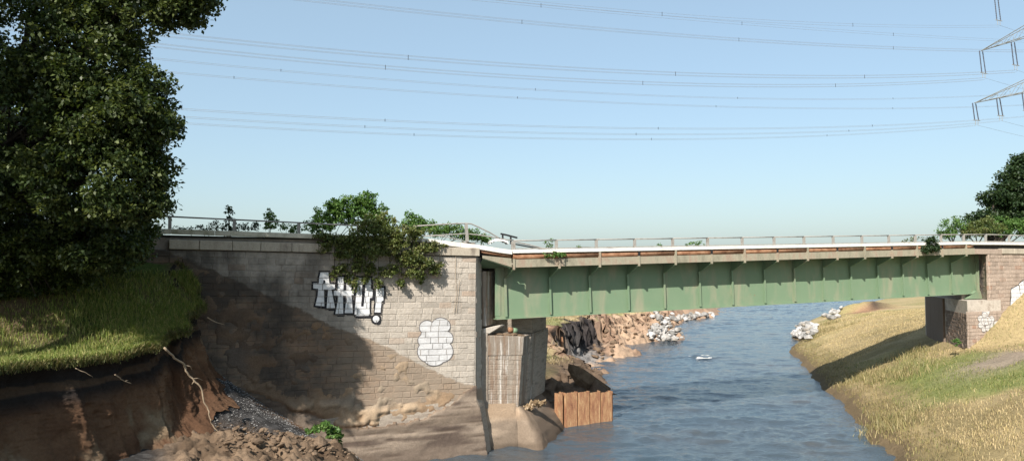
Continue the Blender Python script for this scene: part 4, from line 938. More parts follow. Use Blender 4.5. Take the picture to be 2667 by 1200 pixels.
MB().prism([W(pu, 0.06, 2.0), W(pu + pw, 0.06, 2.0), W(pu + pw, 0.06, pt), W(pu, 0.06, pt)], [p + RV * 9.5 for p in (W(pu, 0.06, 2.0), W(pu + pw, 0.06, 2.0), W(pu + pw, 0.06, pt), W(pu, 0.06, pt))]).build('pier_core', M['concrete'], wallR)
mq = Masonry(wallR, M['stone_right'], W(pu, 0.10, pt - 0.62), AX, NX, Vector((0, 0, 1)), seed=35, tilt=0.04)
mq.lay(0, pw, -3.4, 0, 0.21, from_right=False, inside=lambda s, v, L: pt - 0.62 + v > contact(pu + s) - 0.7); mq.build(120)
ms = Masonry(wallR, M['stone_shaded'], W(pu - 0.03, 0.05, pt - 0.62), RV, -RN, Vector((0, 0, 1)), seed=37, tilt=0.14)
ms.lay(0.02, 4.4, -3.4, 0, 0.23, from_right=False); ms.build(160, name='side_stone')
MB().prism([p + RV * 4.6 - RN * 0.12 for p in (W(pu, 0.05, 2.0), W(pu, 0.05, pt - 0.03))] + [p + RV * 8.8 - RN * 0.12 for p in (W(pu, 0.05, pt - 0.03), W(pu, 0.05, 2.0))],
           [p + RV * 4.6 for p in (W(pu, 0.05, 2.0), W(pu, 0.05, pt - 0.03))] + [p + RV * 8.8 for p in (W(pu, 0.05, pt - 0.03), W(pu, 0.05, 2.0))]).build('pier_facing', M['stone_shaded'], wallR)
MB().prism([p + RV * 1.5 for p in (W(pu + 0.3, 0, pt), W(pu + 2.4, 0, pt), W(pu + 2.4, 0, pt + 0.35), W(pu + 0.3, 0, pt + 0.35))], [p + RV * 8.6 for p in (W(pu + 0.3, 0, pt), W(pu + 2.4, 0, pt), W(pu + 2.4, 0, pt + 0.35), W(pu + 0.3, 0, pt + 0.35))]).build('bearing_shelf', M['mortar'], wallR)
q = [H(2512, 778, GD), H(2551, 777, GD), H(2546, 757, GD), H(2534, 757, GD)]
MB().prism([W(u, GD + 0.2, z) for u, z in q], [W(u, GD - 0.2, z) for u, z in q]).build('bearing_shoe', M['green_paint'], span)
# graffiti on the right abutment
def c6(pts): return [(H(2440 + x / 3.863, 620 + y / 3.863)) for x, y in pts]
def toR(pts): return [(u - UR, z - zTopR) for u, z in pts]
def toQ(pts): return [(u - pu, z - (pt - 0.62)) for u, z in pts]
blk = [[(748,512),(822,474),(838,560),(842,640),(805,700),(740,702),(742,640),(750,600)], [(828,458),(872,424),(880,560),(878,690),(846,694),(842,560)], [(884,420),(960,380),(970,560),(960,690),(890,695)], [(985,390),(1080,370),(1085,690),(990,690)]]
def grow(p, k):
    cx_, cy_ = sum(a for a, b in p) / len(p), sum(b for a, b in p) / len(p); return [(a + k * (a - cx_) / math.hypot(a - cx_, b - cy_), b + k * (b - cy_) / math.hypot(a - cx_, b - cy_)) for a, b in p]
mr.paint([toR(c6(grow(p, 9))) for p in blk], 'graffiti_outline', M['spray_black'], 0.003)
mr.paint([toR(c6(p)) for p in blk], 'graffiti_lettering', M['spray_white'], 0.007, 'white block letters at the right edge')
pet = [(478, 735, 36, 52, 0.1), (430, 808, 34, 30, 0.3), (530, 820, 30, 40, 0.2), (430, 870, 30, 32, 0), (480, 830, 50, 46, 0), (592, 855, 38, 26, 0), (455, 915, 20, 26, 0), (500, 900, 28, 32, 0), (535, 885, 18, 36, 0.2), (462, 768, 24, 26, 0), (485, 855, 20, 18, 0)]
for i, p in enumerate(pet):
    mq.paint([toQ(c6(ell(p[0], p[1], p[2] + 4, p[3] + 4, p[4])))], 'graffiti_petal_outline', M['spray_grey'], 0.004 + 0.0012 * i)
    mq.paint([toQ(c6(ell(*p)))], 'graffiti_petal', M['spray_faded'], 0.0046 + 0.0012 * i, 'faded sprayed petal shapes')
p = (478, 725, 36, 46, 0.1)

# ---- sheet piles
sp_ = thing('sheet_pile_wall', 'rusty orange steel sheet pile wall standing in the river', 'sheet piling')
b0 = Vector(AT(1452, 1117, 0) + (0,)); b1 = Vector(AT(1603, 1098, 0) + (0,)); sp_.location = (b0 + b1) / 2
dirp = (b1 - b0).normalized(); nrm = Vector((dirp.y, -dirp.x, 0)); Lp = (b1 - b0).length
marks = [0.0, 0.10, 0.125, 0.345, 0.555, 0.745, 0.955, 1.0]
for i, (a, b) in enumerate(zip(marks, marks[1:])):
    w = (b - a) * Lp; m = MB(); top = AY(1520, 1020, b0.y + (b1.y - b0.y) * (a + b) / 2).z + 0.015 * (i - 3) + random.uniform(-.02, .02)
    back = 0.16 if w < 0.2 else 0.0
    p = [b0 + dirp * (a * Lp + 0.02) - nrm * (0.30 + back), b0 + dirp * (a * Lp + 0.045) - nrm * back, b0 + dirp * (b * Lp - 0.045) - nrm * back, b0 + dirp * (b * Lp - 0.02) - nrm * (0.30 + back)]
    inn = [q - nrm * 0.02 for q in p]; nseg = 9
    for k in range(3):
        o1, o2, i1, i2 = p[k], p[k+1], inn[k], inn[k+1]; ns_ = nseg if k == 1 and w > 0.3 else 1
        for s in range(ns_):
            t0, t1 = s / ns_, (s + 1) / ns_; A_, B_ = o1.lerp(o2, t0), o1.lerp(o2, t1); C_, D_ = i1.lerp(i2, t0), i1.lerp(i2, t1)
            ja, jb = random.uniform(-.035, .02), random.uniform(-.035, .02); up = Vector((0, 0, 1))
            m.hexa([A_ - up * 0.8, B_ - up * 0.8, D_ - up * 0.8, C_ - up * 0.8, A_ + up * (top + ja), B_ + up * (top + jb), D_ + up * (top + jb), C_ + up * (top + ja)])
    pile = m.build('sheet_pile', M['sheet_rust'], sp_)
    if b < 0.99:
        e_ = b0 + dirp * (b * Lp); zt_ = Vector((0, 0, top - 0.12)); dn = Vector((0, 0, -0.8)); k_ = [e_ - dirp * 0.05 - nrm * 0.29, e_ + dirp * 0.05 - nrm * 0.29, e_ + dirp * 0.05 - nrm * 0.34, e_ - dirp * 0.05 - nrm * 0.34]
        MB().hexa([q + dn for q in k_] + [q + zt_ for q in k_]).build('interlock', M['sheet_rust'], pile)
# ---- slipped slab behind the piles, leaning post in the coal bank
sl = thing('slipped_slab', 'brown revetment slab slid down to the water behind the sheet piles', 'slab')
c_ = [Vector(AT(1480, 950, 2.1) + (2.1,)), Vector(AT(1512, 958, 1.75) + (1.75,)), Vector(AT(1592, 1014, 0.12) + (0.12,)), Vector(AT(1560, 1020, 0.10) + (0.10,)), Vector(AT(1500, 985, 1.15) + (1.15,))]
sl.location = c_[2]
MB().prism([p + Vector((0, 0, 0.12)) for p in c_], [p - Vector((0.05, -0.2, 0.35)) for p in c_]).build('slab_plate', M['clod'], sl, bevel=0.03)
po = thing('rusty_stake', 'short rust orange stake against the black coal bank', 'stake')
p0 = AY(1467, 915, 60.5); p1 = AY(1461, 877, 60.9); po.location = p0
MB().tube([p0 - Vector((0, 0, 0.4)), p1], 0.16, 6).build('stake', M['sheet_rust'], po)

# =================================================================== LOOSE STONES AND CLODS
def lum_set(name, mat, n, seed, sub=1, rough=0.35):
    out = []
    for k in range(n):
        o = lump(name, mat, (0, 0, 0), 1.0, seed + k, 0.75, sub=sub, rough=rough); out.append(o.data); bpy.data.objects.remove(o)
    return out
rock_meshes = lum_set('rock', M['rock_grey'], 9, 500)
def scatter_rocks(px_poly, zfun, n, rmin, rmax, label, group, seed, stackz=0.0):
    r = random.Random(seed); xs = [p[0] for p in px_poly]; ys = [p[1] for p in px_poly]; px = []
    while len(px) < n:
        x, y = r.uniform(min(xs), max(xs)), r.uniform(min(ys), max(ys)); ins = False; j = len(px_poly) - 1
        for i in range(len(px_poly)):
            (xi, yi), (xj, yj) = px_poly[i], px_poly[j]
            if (yi > y) != (yj > y) and x < (xj - xi) * (y - yi) / (yj - yi) + xi: ins = not ins
            j = i
        if ins: px.append(ray(x, y))
    R_ = np.array([q[:] for q in px]); t = np.arange(40, 200, 0.4); P_ = R_[:, None, :] * t[None, :, None]     # survey rays down to the bank
    hz = np.maximum(zfun(P_[..., 0], P_[..., 1])[0], 0.0) + stackz; k = np.argmax(P_[..., 2] + CZ < hz, axis=1); ii = np.arange(n)
    pts = list(zip(P_[ii, k, 0], P_[ii, k, 1], hz[ii, k]))
    for p in pts:
        o = bpy.data.objects.new('rock', r.choice(rock_meshes)); COL.objects.link(o); s = rmin * (rmax / rmin) ** (r.random() ** 1.5)
        o.location = (p[0], p[1], p[2] + s * 0.15); o.scale = (s, s * r.uniform(.7, 1.1), s * r.uniform(.6, 1)); o.rotation_euler = (r.uniform(-.6, .6), r.uniform(-.6, .6), r.uniform(0, 6.28))
        tag(o, label, 'rock', group)
lz, rz = left_bank_h, right_bank_h
scatter_rocks([(1685, 872), (1715, 842), (1745, 850), (1785, 877), (1770, 886), (1700, 889)], lz, 120, 0.22, 0.55, 'grey quarry stone in the heap at the water on the left bank', 'riprap heap on the left bank', 3, 0.35)
scatter_rocks([(1690, 828), (1712, 826), (1745, 848), (1725, 855)], lz, 35, 0.2, 0.45, 'grey quarry stone trailing up the left bank above the heap', 'riprap trail on the left bank', 4, 0.1)
scatter_rocks([(1740, 825), (1860, 817), (1868, 823), (1790, 833), (1760, 840)], lz, 60, 0.3, 0.7, 'pale stone lining the far left bank before the bend', 'stones on the far left bank', 5, 0.1)
scatter_rocks([(2062, 878), (2075, 848), (2105, 836), (2128, 850), (2110, 882)], rz, 90, 0.22, 0.55, 'grey quarry stone in the heap at the water on the right bank', 'riprap heap on the right bank', 6, 0.3)
scatter_rocks([(2140, 826), (2165, 806), (2192, 806), (2188, 825), (2160, 832)], rz, 16, 0.35, 0.7, 'pale boulder on the right bank above the stone heap', 'boulders on the right bank', 7, 0.2)
scatter_clods = True
clod_meshes = lum_set('clod', M['clod'], 8, 600, sub=2, rough=0.5)
rock_save = rock_meshes; rock_meshes = clod_meshes
scatter_rocks([(1540, 880), (1600, 850), (1690, 850), (1690, 885), (1620, 900), (1600, 930), (1545, 940)], lz, 36, 0.12, 0.36, 'brown soil clod slumped on the far left bank below the grass', 'clods on the far left bank', 8, 0.05)
rock_meshes = rock_save
def put_clod(px, py, d, r_, seed, label='brown soil clod on the scoured ground below the wall', group='soil clods below the wall'):
    rr = random.Random(seed); u, z = H(px, py, d); o = bpy.data.objects.new('soil_clod', rr.choice(clod_meshes)); COL.objects.link(o)
    o.location = W(u, d, float(floor_z(np.array([u]), np.array([d]))[0]) + r_ * 0.2 + 0.12); o.scale = (r_, r_ * rr.uniform(.7, 1.2), r_ * rr.uniform(.6, .9)); o.rotation_euler = (rr.uniform(-.5, .5), rr.uniform(-.5, .5), rr.uniform(0, 6.28))
    tag(o, label, 'clod', group)
rr = random.Random(44)
for k in range(200): put_clod(rr.uniform(560, 930), 1170, rr.uniform(2.6, 5.6), 0.04 + 0.10 * rr.random() ** 2.5, k)
put_clod(835, 1190, 4.4, 0.30, 101, 'largest pale soil block in the foreground rubble', None)
put_clod(672, 1180, 4.9, 0.26, 102, 'large rounded soil block left of the pale block', None)
for k, (x, y, r_) in enumerate(((1812, 928, .26), (1824, 931, .20), (1838, 934, .34), (1842, 927, .18), (1850, 932, .16), (1818, 935, .15), (1830, 926, .14))):
    px_, py_ = AT(x, y, 0.1); o = lump('foam', M['foam'], (px_, py_, 0.16), r_, 800 + k, 0.14, rough=1.4); o.scale = (1.6, 0.5, 1); o.rotation_euler = (0, 0, 0.1); tag(o, 'white foam on the small riffle in mid river', 'foam', 'foam on the riffle', 'stuff')
# ---- pebbles on the gravel slope: too many to count
def pebbles():
    r = np.random.default_rng(5); n = 5000; u = r.uniform(-15, -8.6, n); d = r.uniform(0.1, 3.6, n) * r.uniform(0.3, 1, n); z = floor_z(u, d)
    s = 0.012 + 0.035 * r.random(n) ** 3; base = np.array([[1, 0, 0], [-.5, .87, 0], [-.5, -.87, 0], [0, 0, .8]])
    c = np.stack([P0.x + AX.x * u + NX.x * d, P0.y + AX.y * u + NX.y * d, z], -1)
    v = (c[:, None, :] + base[None] * s[:, None, None]).reshape(-1, 3); f0 = np.array([[0, 1, 3], [1, 2, 3], [2, 0, 3]]); f = (np.arange(n)[:, None, None] * 4 + f0[None]).reshape(-1, 3)
    g = r.uniform(0.05, 0.3, n) ** 1.0; col = np.repeat(np.stack([g, g * .97, g * .93], -1), 4, 0)
    tag(link('gravel', mesh(v, f, False, col), M['soil']), 'dark grey gravel sliding along the foot of the shaded wall', 'gravel', kind='stuff')
pebbles()

# ---- exposed roots
def root(pts, r0, label, d, twigs):
    P_ = [W(*(lambda h: (h[0], dd, h[1]))(H(x, y, dd))) for (x, y), dd in pts]
    o = thing('exposed_root', label, 'root', P_[0]); fine = []
    for a, b in zip(P_, P_[1:]):
        for k in range(4): fine.append(a.lerp(b, k / 4) + Vector((random.uniform(-.018, .018), random.uniform(-.018, .018), 0)))
    fine.append(P_[-1]); n = len(fine)
    mr_ = MB().tube(fine, [r0 * (1 - 0.75 * (i / n) ** 1.2) for i in range(n)], 7).build('main_root', M['root'], o, smooth=True)
    for tw in twigs:
        Q = [W(*(lambda h: (h[0], dd, h[1]))(H(x, y, dd))) for (x, y), dd in tw]
        MB().tube(Q, [r0 * 0.5 * (1 - 0.7 * i / len(Q)) for i in range(len(Q))], 6).build('side_root', M['root'], mr_, smooth=True)
D0 = 3.4
root([((430, 905), 4.6), ((455, 932), 4.2), ((480, 948), 3.9), ((487, 970), 3.8), ((505, 990), 3.7), ((522, 1006), 3.65), ((530, 1040), 3.6), ((541, 1065), 3.6), ((548, 1090), 3.6), ((548, 1100), 3.6), ((568, 1125), 3.6), ((573, 1142), 3.6), ((560, 1172), 3.6)], 0.036,
     'long pale root hanging from the broken grass edge', D0, [[((480, 950), 3.9), ((495, 953), 3.8), ((500, 962), 3.75)], [((500, 986), 3.7), ((515, 984), 3.6), ((527, 989), 3.5)], [((574, 1142), 3.6), ((577, 1150), 3.6), ((566, 1166), 3.6)], [((505, 992), 3.7), ((500, 1000), 3.7)]])
root([((300, 975), 5.9), ((312, 984), 5.7), ((325, 992), 5.6), ((342, 998), 5.5)], 0.018, 'short pale root stub below the lit grass edge', D0, [[((325, 992), 5.6), ((334, 989), 5.5)]])
root([((195, 958), 6.3), ((220, 968), 6.2), ((242, 981), 6.1)], 0.013, 'thin dark root below the grass edge on the left', D0, [])
root([((540, 826), 2.2), ((560, 838), 2.0), ((585, 845), 1.9)], 0.02, 'thin root sticking out of the shaded edge near the wall', D0, [])

# =================================================================== VEGETATION
def foliage(clumps, per, size, spread, pal, seed, droop=0.3, aspect=0.62):
    """clumps: (N,4) array x y z r. Returns verts, faces, colours of folded leaf blades."""
    r = np.random.default_rng(seed); n = len(clumps) * per; c = np.repeat(clumps, per, 0)
    d = r.normal(size=(n, 3)); d /= np.linalg.norm(d, axis=1)[:, None]; rad = c[:, 3] * r.random(n) ** 0.5
    p = c[:, :3] + d * rad[:, None] * np.array([1, 1, 0.75])
    ax = d * 0.7 + r.normal(size=(n, 3)) * 0.8; ax[:, 2] -= droop; ax /= np.linalg.norm(ax, axis=1)[:, None]
    up = np.array([0, 0, 1.0]) + r.normal(size=(n, 3)) * 0.55; s = np.cross(ax, up); s /= np.maximum(np.linalg.norm(s, axis=1), 1e-6)[:, None]
    nn = np.cross(s, ax); L = size * r.uniform(0.65, 1.25, n); w = L * aspect * 0.5
    v = np.empty((n, 4, 3)); v[:, 0] = p - ax * (L * .5)[:, None]; v[:, 1] = p + s * w[:, None] + nn * (w * .3)[:, None]; v[:, 2] = p + ax * (L * .5)[:, None]; v[:, 3] = p - s * w[:, None] + nn * (w * .3)[:, None]
    f = np.arange(n * 4).reshape(n, 4)
    ct = np.repeat(r.random(len(clumps)), per); k = np.clip(0.55 * ct + 0.45 * r.random(n), 0, 1)
    pal = np.asarray(pal); idx = k * (len(pal) - 1); i0 = np.minimum(idx.astype(int), len(pal) - 2); fr = (idx - i0)[:, None]
    col = pal[i0] * (1 - fr) + pal[i0 + 1] * fr; col = col * r.uniform(0.8, 1.2, (n, 1))
    return v.reshape(-1, 3), f, np.repeat(col, 4, 0)
def lobe_clumps(lobes, seed, shell=0.55, cr=(0.25, 0.5)):
    r = np.random.default_rng(seed); out = []
    for (c, rad, n) in lobes:
        d = r.normal(size=(n, 3)); d /= np.linalg.norm(d, axis=1)[:, None]; k = shell + (1 - shell) * r.random(n) ** 0.7
        k = k * (1 + 0.25 * fbm(d[:, 0] * 2.2 + c[0], d[:, 1] * 2.2 + c[1], d[:, 2] * 2.2 + c[2], oct=3, s=seed))
        p = np.asarray(c) + d * k[:, None] * np.asarray(rad); out.append(np.concatenate([p, r.uniform(cr[0], cr[1], (n, 1))], 1))
    return np.concatenate(out)
OAK = [(0.012, 0.024, 0.007), (0.027, 0.046, 0.012), (0.062, 0.084, 0.022), (0.135, 0.158, 0.052)]
FRESH = [(0.045, 0.095, 0.022), (0.072, 0.145, 0.032), (0.10, 0.18, 0.042), (0.14, 0.20, 0.055)]
IVY = [(0.040, 0.062, 0.016), (0.080, 0.108, 0.026), (0.125, 0.145, 0.042), (0.18, 0.165, 0.065)]
DARK = [(0.015, 0.03, 0.012), (0.022, 0.045, 0.015), (0.035, 0.06, 0.02), (0.05, 0.075, 0.024)]
def plant(name, label, cat, base, clumps, per, size, pal, seed, stems=None, trunk=None, group=None, droop=0.3, stem_mat='bark', crown='crown'):
    o = thing(name, label, cat, base, group)
    v, f, c = foliage(clumps, per, size, 0, pal, seed, droop)
    link(crown, mesh(v, f, False, c), M['leaf'], o)
    m = MB()
    for pts, rad in (stems or []): m.tube(pts, rad, 7)
    if m.v: m.build('branches', M[stem_mat], o, smooth=True)
    if trunk:
        m = MB(); m.tube(trunk[0], trunk[1], 12); m.build('trunk', M[stem_mat], o, smooth=True)
    return o
# ---- the big oak on the embankment
def build_oak():
    base = Vector((-17.9, 24.2, float(emb_z(np.array([-17.9]), np.array([24.2]))[0]) - 0.2))
    L = [  # centre, radii, clumps
        (AY(95, 90, 22.4), (3.0, 2.6, 2.3), 330), (AY(225, 130, 21.6), (1.75, 2.0, 2.0), 280), (AY(300, 40, 21.6), (0.9, 1.3, 1.1), 100),
        (AY(70, 330, 21.6), (2.7, 2.5, 2.1), 300), (AY(270, 290, 21.6), (2.1, 2.0, 1.7), 330), (AY(365, 310, 21.6), (0.85, 1.1, 1.0), 120), (AY(435, 325, 21.6), (0.40, 0.6, 0.35), 26), (AY(400, 215, 21.6), (0.45, 0.7, 0.4), 30),
        (AY(80, 540, 23.6), (2.6, 2.2, 1.7), 280), (AY(260, 470, 21.6), (2.0, 1.9, 1.5), 300), (AY(360, 410, 21.6), (0.7, 0.9, 0.8), 80), (AY(340, 530, 21.6), (0.85, 0.9, 0.75), 70), (AY(415, 535, 21.6), (0.32, 0.45, 0.28), 18), (AY(395, 470, 21.6), (0.35, 0.5, 0.35), 18),
        (AY(230, 620, 24.2), (2.1, 1.7, 0.95), 210), (AY(60, 650, 24.4), (2.2, 1.6, 1.0), 160), (AY(345, 610, 24.4), (0.8, 0.9, 0.5), 60),
        (AY(150, -120, 23.4), (3.6, 3.0, 2.4), 260), (AY(400, -60, 21.6), (1.9, 1.7, 0.75), 120), (AY(455, 12, 21.6), (0.85, 0.8, 0.45), 60), (AY(420, 45, 21.6), (0.45, 0.5, 0.4), 30), (AY(530, 0, 21.6), (0.45, 0.5, 0.25), 26), (AY(500, 35, 21.6), (0.35, 0.4, 0.35), 26),
        (AY(320, 650, 22.8), (0.8, 0.7, 0.42), 56), (AY(240, 668, 22.6), (0.9, 0.7, 0.42), 56), (AY(40, 720, 24.8), (2.0, 1.0, .75), 110), (AY(170, 700, 24.9), (1.5, 0.9, .7), 90), (AY(300, 672, 24.6), (1.0, 0.8, .5), 50),
        ((-16.9, 21.1, 10.2), (2.6, 1.1, 1.1), 240), ((-17.2, 13.3, 18.1), (1.9, 1.4, 2.4), 130), (AY(-250, 200, 23.5), (3.2, 3.0, 4.0), 260), (AY(-200, 560, 25.6), (2.8, 2.6, 2.2), 180), (AY(-120, -300, 24), (4.0, 3.5, 3.0), 160)]  # leading pair are unseen lobes added to shade the slope and crown
    cl = lobe_clumps(L, 3, 0.5, (0.22, 0.42))
    stems = []
    top = base + Vector((-0.4, 0.3, 6.0))
    for c, rad, n in L:
        if n < 100: continue
        a = base.lerp(top, random.uniform(0.45, 1.0)); c = Vector(c); mid = a.lerp(c, 0.5) + Vector((0, 0, 0.5)); stems.append(([a, mid, c], [0.16, 0.09, 0.03]))
        for k in range(7):
            e = c + Vector((random.uniform(-1, 1) * rad[0], random.uniform(-1, 1) * rad[1], random.uniform(-1, 1) * rad[2])) * 0.8
            stems.append(([mid.lerp(c, random.random()), mid.lerp(e, 0.6) + Vector((0, 0, 0.15)), e], [0.05, 0.03, 0.012]))
    for x, y in ((420, 40), (530, 2), (500, 30), (450, 10)): stems.append(([Vector(AY(330, -30, 21.6)), Vector(AY(400, 0, 21.6)), Vector(AY(x, y, 21.6))], [0.05, 0.03, 0.012]))
    plant('oak_tree', 'huge dark leafy oak on the embankment filling the left edge', 'tree', base, cl, 36, 0.145, OAK, 4, stems, ([base - Vector((0, 0, .5)), base + Vector((0.05, 0, 2)), base + Vector((-.2, .2, 4.5)), top, top + Vector((0.3, 0, 4))], [0.5, 0.4, 0.34, 0.28, 0.1]))
build_oak()
# ---- its neighbours left of the frame (their shade falls on the oak, the slope and the cliff)
def side_tree(x, y, h, r_, zc, n, seed, label):
    z0 = float(emb_z(np.array([x]), np.array([y]))[0]); base = Vector((x, y, z0))
    L = [((x, y, zc), (r_, r_ * 0.72, h - zc), n), ((x - r_ * .6, y + r_ * .4, zc - 0.5), (r_ * .9, r_ * .7, 2.6), n // 2)]
    cl = lobe_clumps(L, seed, 0.3, (0.5, 0.9)); top = Vector((x, y, zc + 1))
    st = [([base.lerp(top, .6), Vector((x + dx * r_ * .7, y + dy * r_ * .7, zc))], [0.15, 0.04]) for dx, dy in ((1, 0), (-1, 0), (0, 1), (0, -1), (.7, .7))]
    plant('oak_tree', label, 'tree', base, cl, 40, 0.26, OAK, seed, st, ([base - Vector((0, 0, .5)), base.lerp(top, .5), top], [0.4, 0.3, 0.15]))
SIDE = [(-17.5, 17.2, 21.2, 3.4, 17.6, 620, 71, 'tall oak standing left of the frame beyond the big oak')]
SIDE += [(-25.5, 9.5, 21.0, 4.0, 15.0, 240, 72, 'broad oak standing left of the frame nearest the camera'), (-25.0, 21.0, 20.0, 4.2, 14.0, 240, 73, 'oak standing left of the frame behind the big oak'), (-21.5, 32.5, 19.0, 4.0, 14.0, 220, 74, 'oak beyond the old road hidden behind the big oak')]  # unseen oaks added to hold back sky light on the left
for s_ in SIDE: side_tree(*s_)
# ---- trees and bushes at the right end
def right_trees():
    b = Vector((37.5, 57, 7.5)); L = []
    for (x, y, rx, rz_, n) in ((2640, 480, 1.7, 1.4, 150), (2600, 520, 1.5, 1.0, 110), (2655, 420, 1.0, 0.9, 80), (2690, 500, 2.0, 2.2, 150), (2560, 510, 0.7, 0.6, 34), (2535, 560, 0.9, 0.55, 44), (2520, 590, 0.7, 0.4, 26), (2665, 395, 0.5, 0.35, 22), (2615, 450, 0.8, 0.6, 44), (2580, 565, 1.3, 0.7, 80), (2590, 480, 0.6, 0.45, 26), (2640, 570, 1.6, 0.9, 100), (2740, 450, 2.2, 2.4, 120), (2635, 415, 0.5, 0.35, 18)):
        L.append((AY(x + 28, y + 6, 57), (rx * .9, 2.0, rz_ * .92), n))
    cl = lobe_clumps(L, 13, 0.5, (0.3, 0.6)); st = [([b + Vector((0, 0, 2)), b.lerp(Vector(c), .6) + Vector((0, 0, 1)), Vector(c)], [0.2, 0.12, 0.03]) for c, _, _ in L]
    plant('broadleaf_tree', 'dark green rounded tree behind the right end of the bridge', 'tree', b, cl, 30, 0.24, DARK, 14, st, ([b, b + Vector((0, 0, 2.4)), b + Vector((0.4, 0, 6))], [0.4, 0.3, 0.12]))
    specs = [((2480, 590), 50, [((2480, 585), .75, .6, 26), ((2462, 598), .55, .45, 16), ((2497, 578), .5, .45, 12), ((2470, 612), .7, .3, 16)], 'pale green sapling right of the small shrub on the bridge', FRESH),
             ((2545, 605), 50, [((2540, 598), 1.2, .6, 50), ((2575, 590), 1.0, .7, 45), ((2515, 605), .7, .45, 24)], 'dense low bush below the dark tree behind the right railing', IVY),
             ((2620, 600), 51, [((2610, 590), 1.2, .75, 50), ((2650, 592), 1.3, .7, 55), ((2690, 590), 1.2, .9, 40)], 'dense green bush at the right edge behind the railing', FRESH)]
    for k, (bp_, Y, lob, lab, pal) in enumerate(specs):
        base = AY(bp_[0], 640, Y); cl = lobe_clumps([(AY(p[0], p[1], Y), (rx, .8, rz_), n) for p, rx, rz_, n in lob], 20 + k, 0.4, (0.18, 0.32))
        plant('bush', lab, 'bush', base, cl, 26, 0.13, pal, 30 + k, [([base, Vector(AY(p[0], p[1], Y))], [0.05, 0.015]) for p, *_ in lob], group='bushes behind the right railing')
right_trees()
# ---- growth on the left approach, behind the railing
def deck_plants():
    S = [
      ('bush', 'large bright green bush behind the railing above the ivy', FRESH, -2.2, [((860, 560), .75, .62, 60), ((905, 545), .8, .7, 70), ((955, 555), .85, .8, 80), ((955, 522), .5, .45, 34), ((872, 538), .5, .35, 26), ((835, 585), .6, .4, 30), ((985, 580), .6, .5, 40)], 30, .12),
      ('sapling', 'small bright sapling behind the left railing', FRESH, -0.7, [((706, 568), .25, .25, 14), ((705, 585), .33, .25, 18), ((703, 552), .12, .16, 5)], 20, .10),
      ('sapling', 'thin dark sapling behind the railing nearest the big tree', DARK, -0.6, [((598, 570), .30, .15, 8), ((596, 552), .20, .10, 5), ((600, 590), .38, .25, 18), ((594, 542), .1, .08, 3)], 16, .10),
      ('weed', 'low dark weeds behind the railing near the tree', DARK, -0.6, [((530, 594), .35, .14, 12), ((560, 590), .3, .18, 12), ((640, 592), .4, .2, 16), ((665, 588), .3, .22, 12), ((480, 596), .4, .10, 10)], 16, .08),
      ('weed', 'low weeds between the left railing posts', FRESH, -0.6, [((745, 594), .35, .2, 14), ((765, 598), .3, .15, 10), ((800, 590), .4, .3, 16)], 18, .09),
      ('bush', 'feathery green bush behind the bent railing', FRESH, -1.6, [((1080, 575), .38, .35, 24), ((1095, 588), .5, .3, 24), ((1120, 590), .4, .25, 18), ((1062, 590), .4, .3, 20), ((1070, 562), .2, .15, 6)], 24, .11),
      ('bush', 'low green growth behind the bent railing post', FRESH, -1.0, [((1140, 602), .5, .25, 26), ((1180, 600), .5, .3, 28), ((1160, 592), .3, .2, 10), ((1225, 604), .45, .25, 22), ((1250, 618), .5, .2, 22), ((1205, 616), .7, .18, 24), ((1270, 626), .3, .15, 12)], 24, .10),
      ('weed', 'yellow green creeper along the dropped slab edge', IVY, 0.12, [((1075, 628), .4, .16, 16), ((1115, 634), .45, .12, 16), ((1150, 639), .35, .07, 10)], 22, .09),
      ('weed', 'small creeper hanging from the kerb near the break', FRESH, 0.10, [((1445, 664), .34, .13, 14), ((1425, 664), .2, .1, 6), ((1468, 664), .16, .08, 5)], 20, .09),
      ('weed', 'thin weed by the second railing post at the break', FRESH, -0.35, [((1432, 640), .22, .14, 6), ((1424, 632), .14, .1, 4), ((1438, 626), .12, .1, 3)], 12, .08),
      ('weed', 'faint tuft of weeds behind the middle of the bridge railing', FRESH, -2.5, [((1815, 634), .5, .2, 14), ((1790, 640), .3, .12, 6)], 14, .09),
      ('weed', 'small weed behind the bridge railing left of the middle tuft', FRESH, -2.5, [((1722, 638), .18, .12, 5), ((1507, 642), .1, .08, 2)], 12, .09),
      ('weed', 'dry weeds behind the railing left of the bridge shrub', IVY, -2.0, [((2380, 624), .7, .2, 14), ((2360, 628), .4, .12, 6)], 14, .09),
      ('shrub', 'dark shrub growing out of the right end of the bridge kerb', DARK, 0.12, [((2422, 630), .42, .40, 46), ((2418, 648), .48, .26, 34), ((2440, 645), .3, .25, 18), ((2410, 655), .25, .2, 10)], 22, .12)]
    for k, (nm, lab, pal, d, lob, per, size) in enumerate(S):
        L = []
        for (x, y), rx, rz_, n in lob: u, z = H(x, y, d); L.append((W(u, d, z), (rx, min(rx, .5), rz_), n))
        cl = lobe_clumps(L, 40 + k, 0.25, (0.07, 0.17) if nm != 'bush' else (0.13, 0.24)); b = Vector(L[0][0]); u, d_ = UD(b.x, b.y); b = Vector((b.x, b.y, 9.15 if u < -2 else KT(u) - .02))
        plant(nm, lab, 'bush' if nm in ('bush', 'shrub') else ('sapling' if nm == 'sapling' else 'weeds'), b, cl, per, size, pal, 60 + k, [([b + Vector((random.uniform(-.1, .1), 0, -0.1)), Vector(c)], [0.018, 0.006]) for c, _, _ in L], crown='foliage', group='plants growing on the old road' if False else None)
deck_plants()
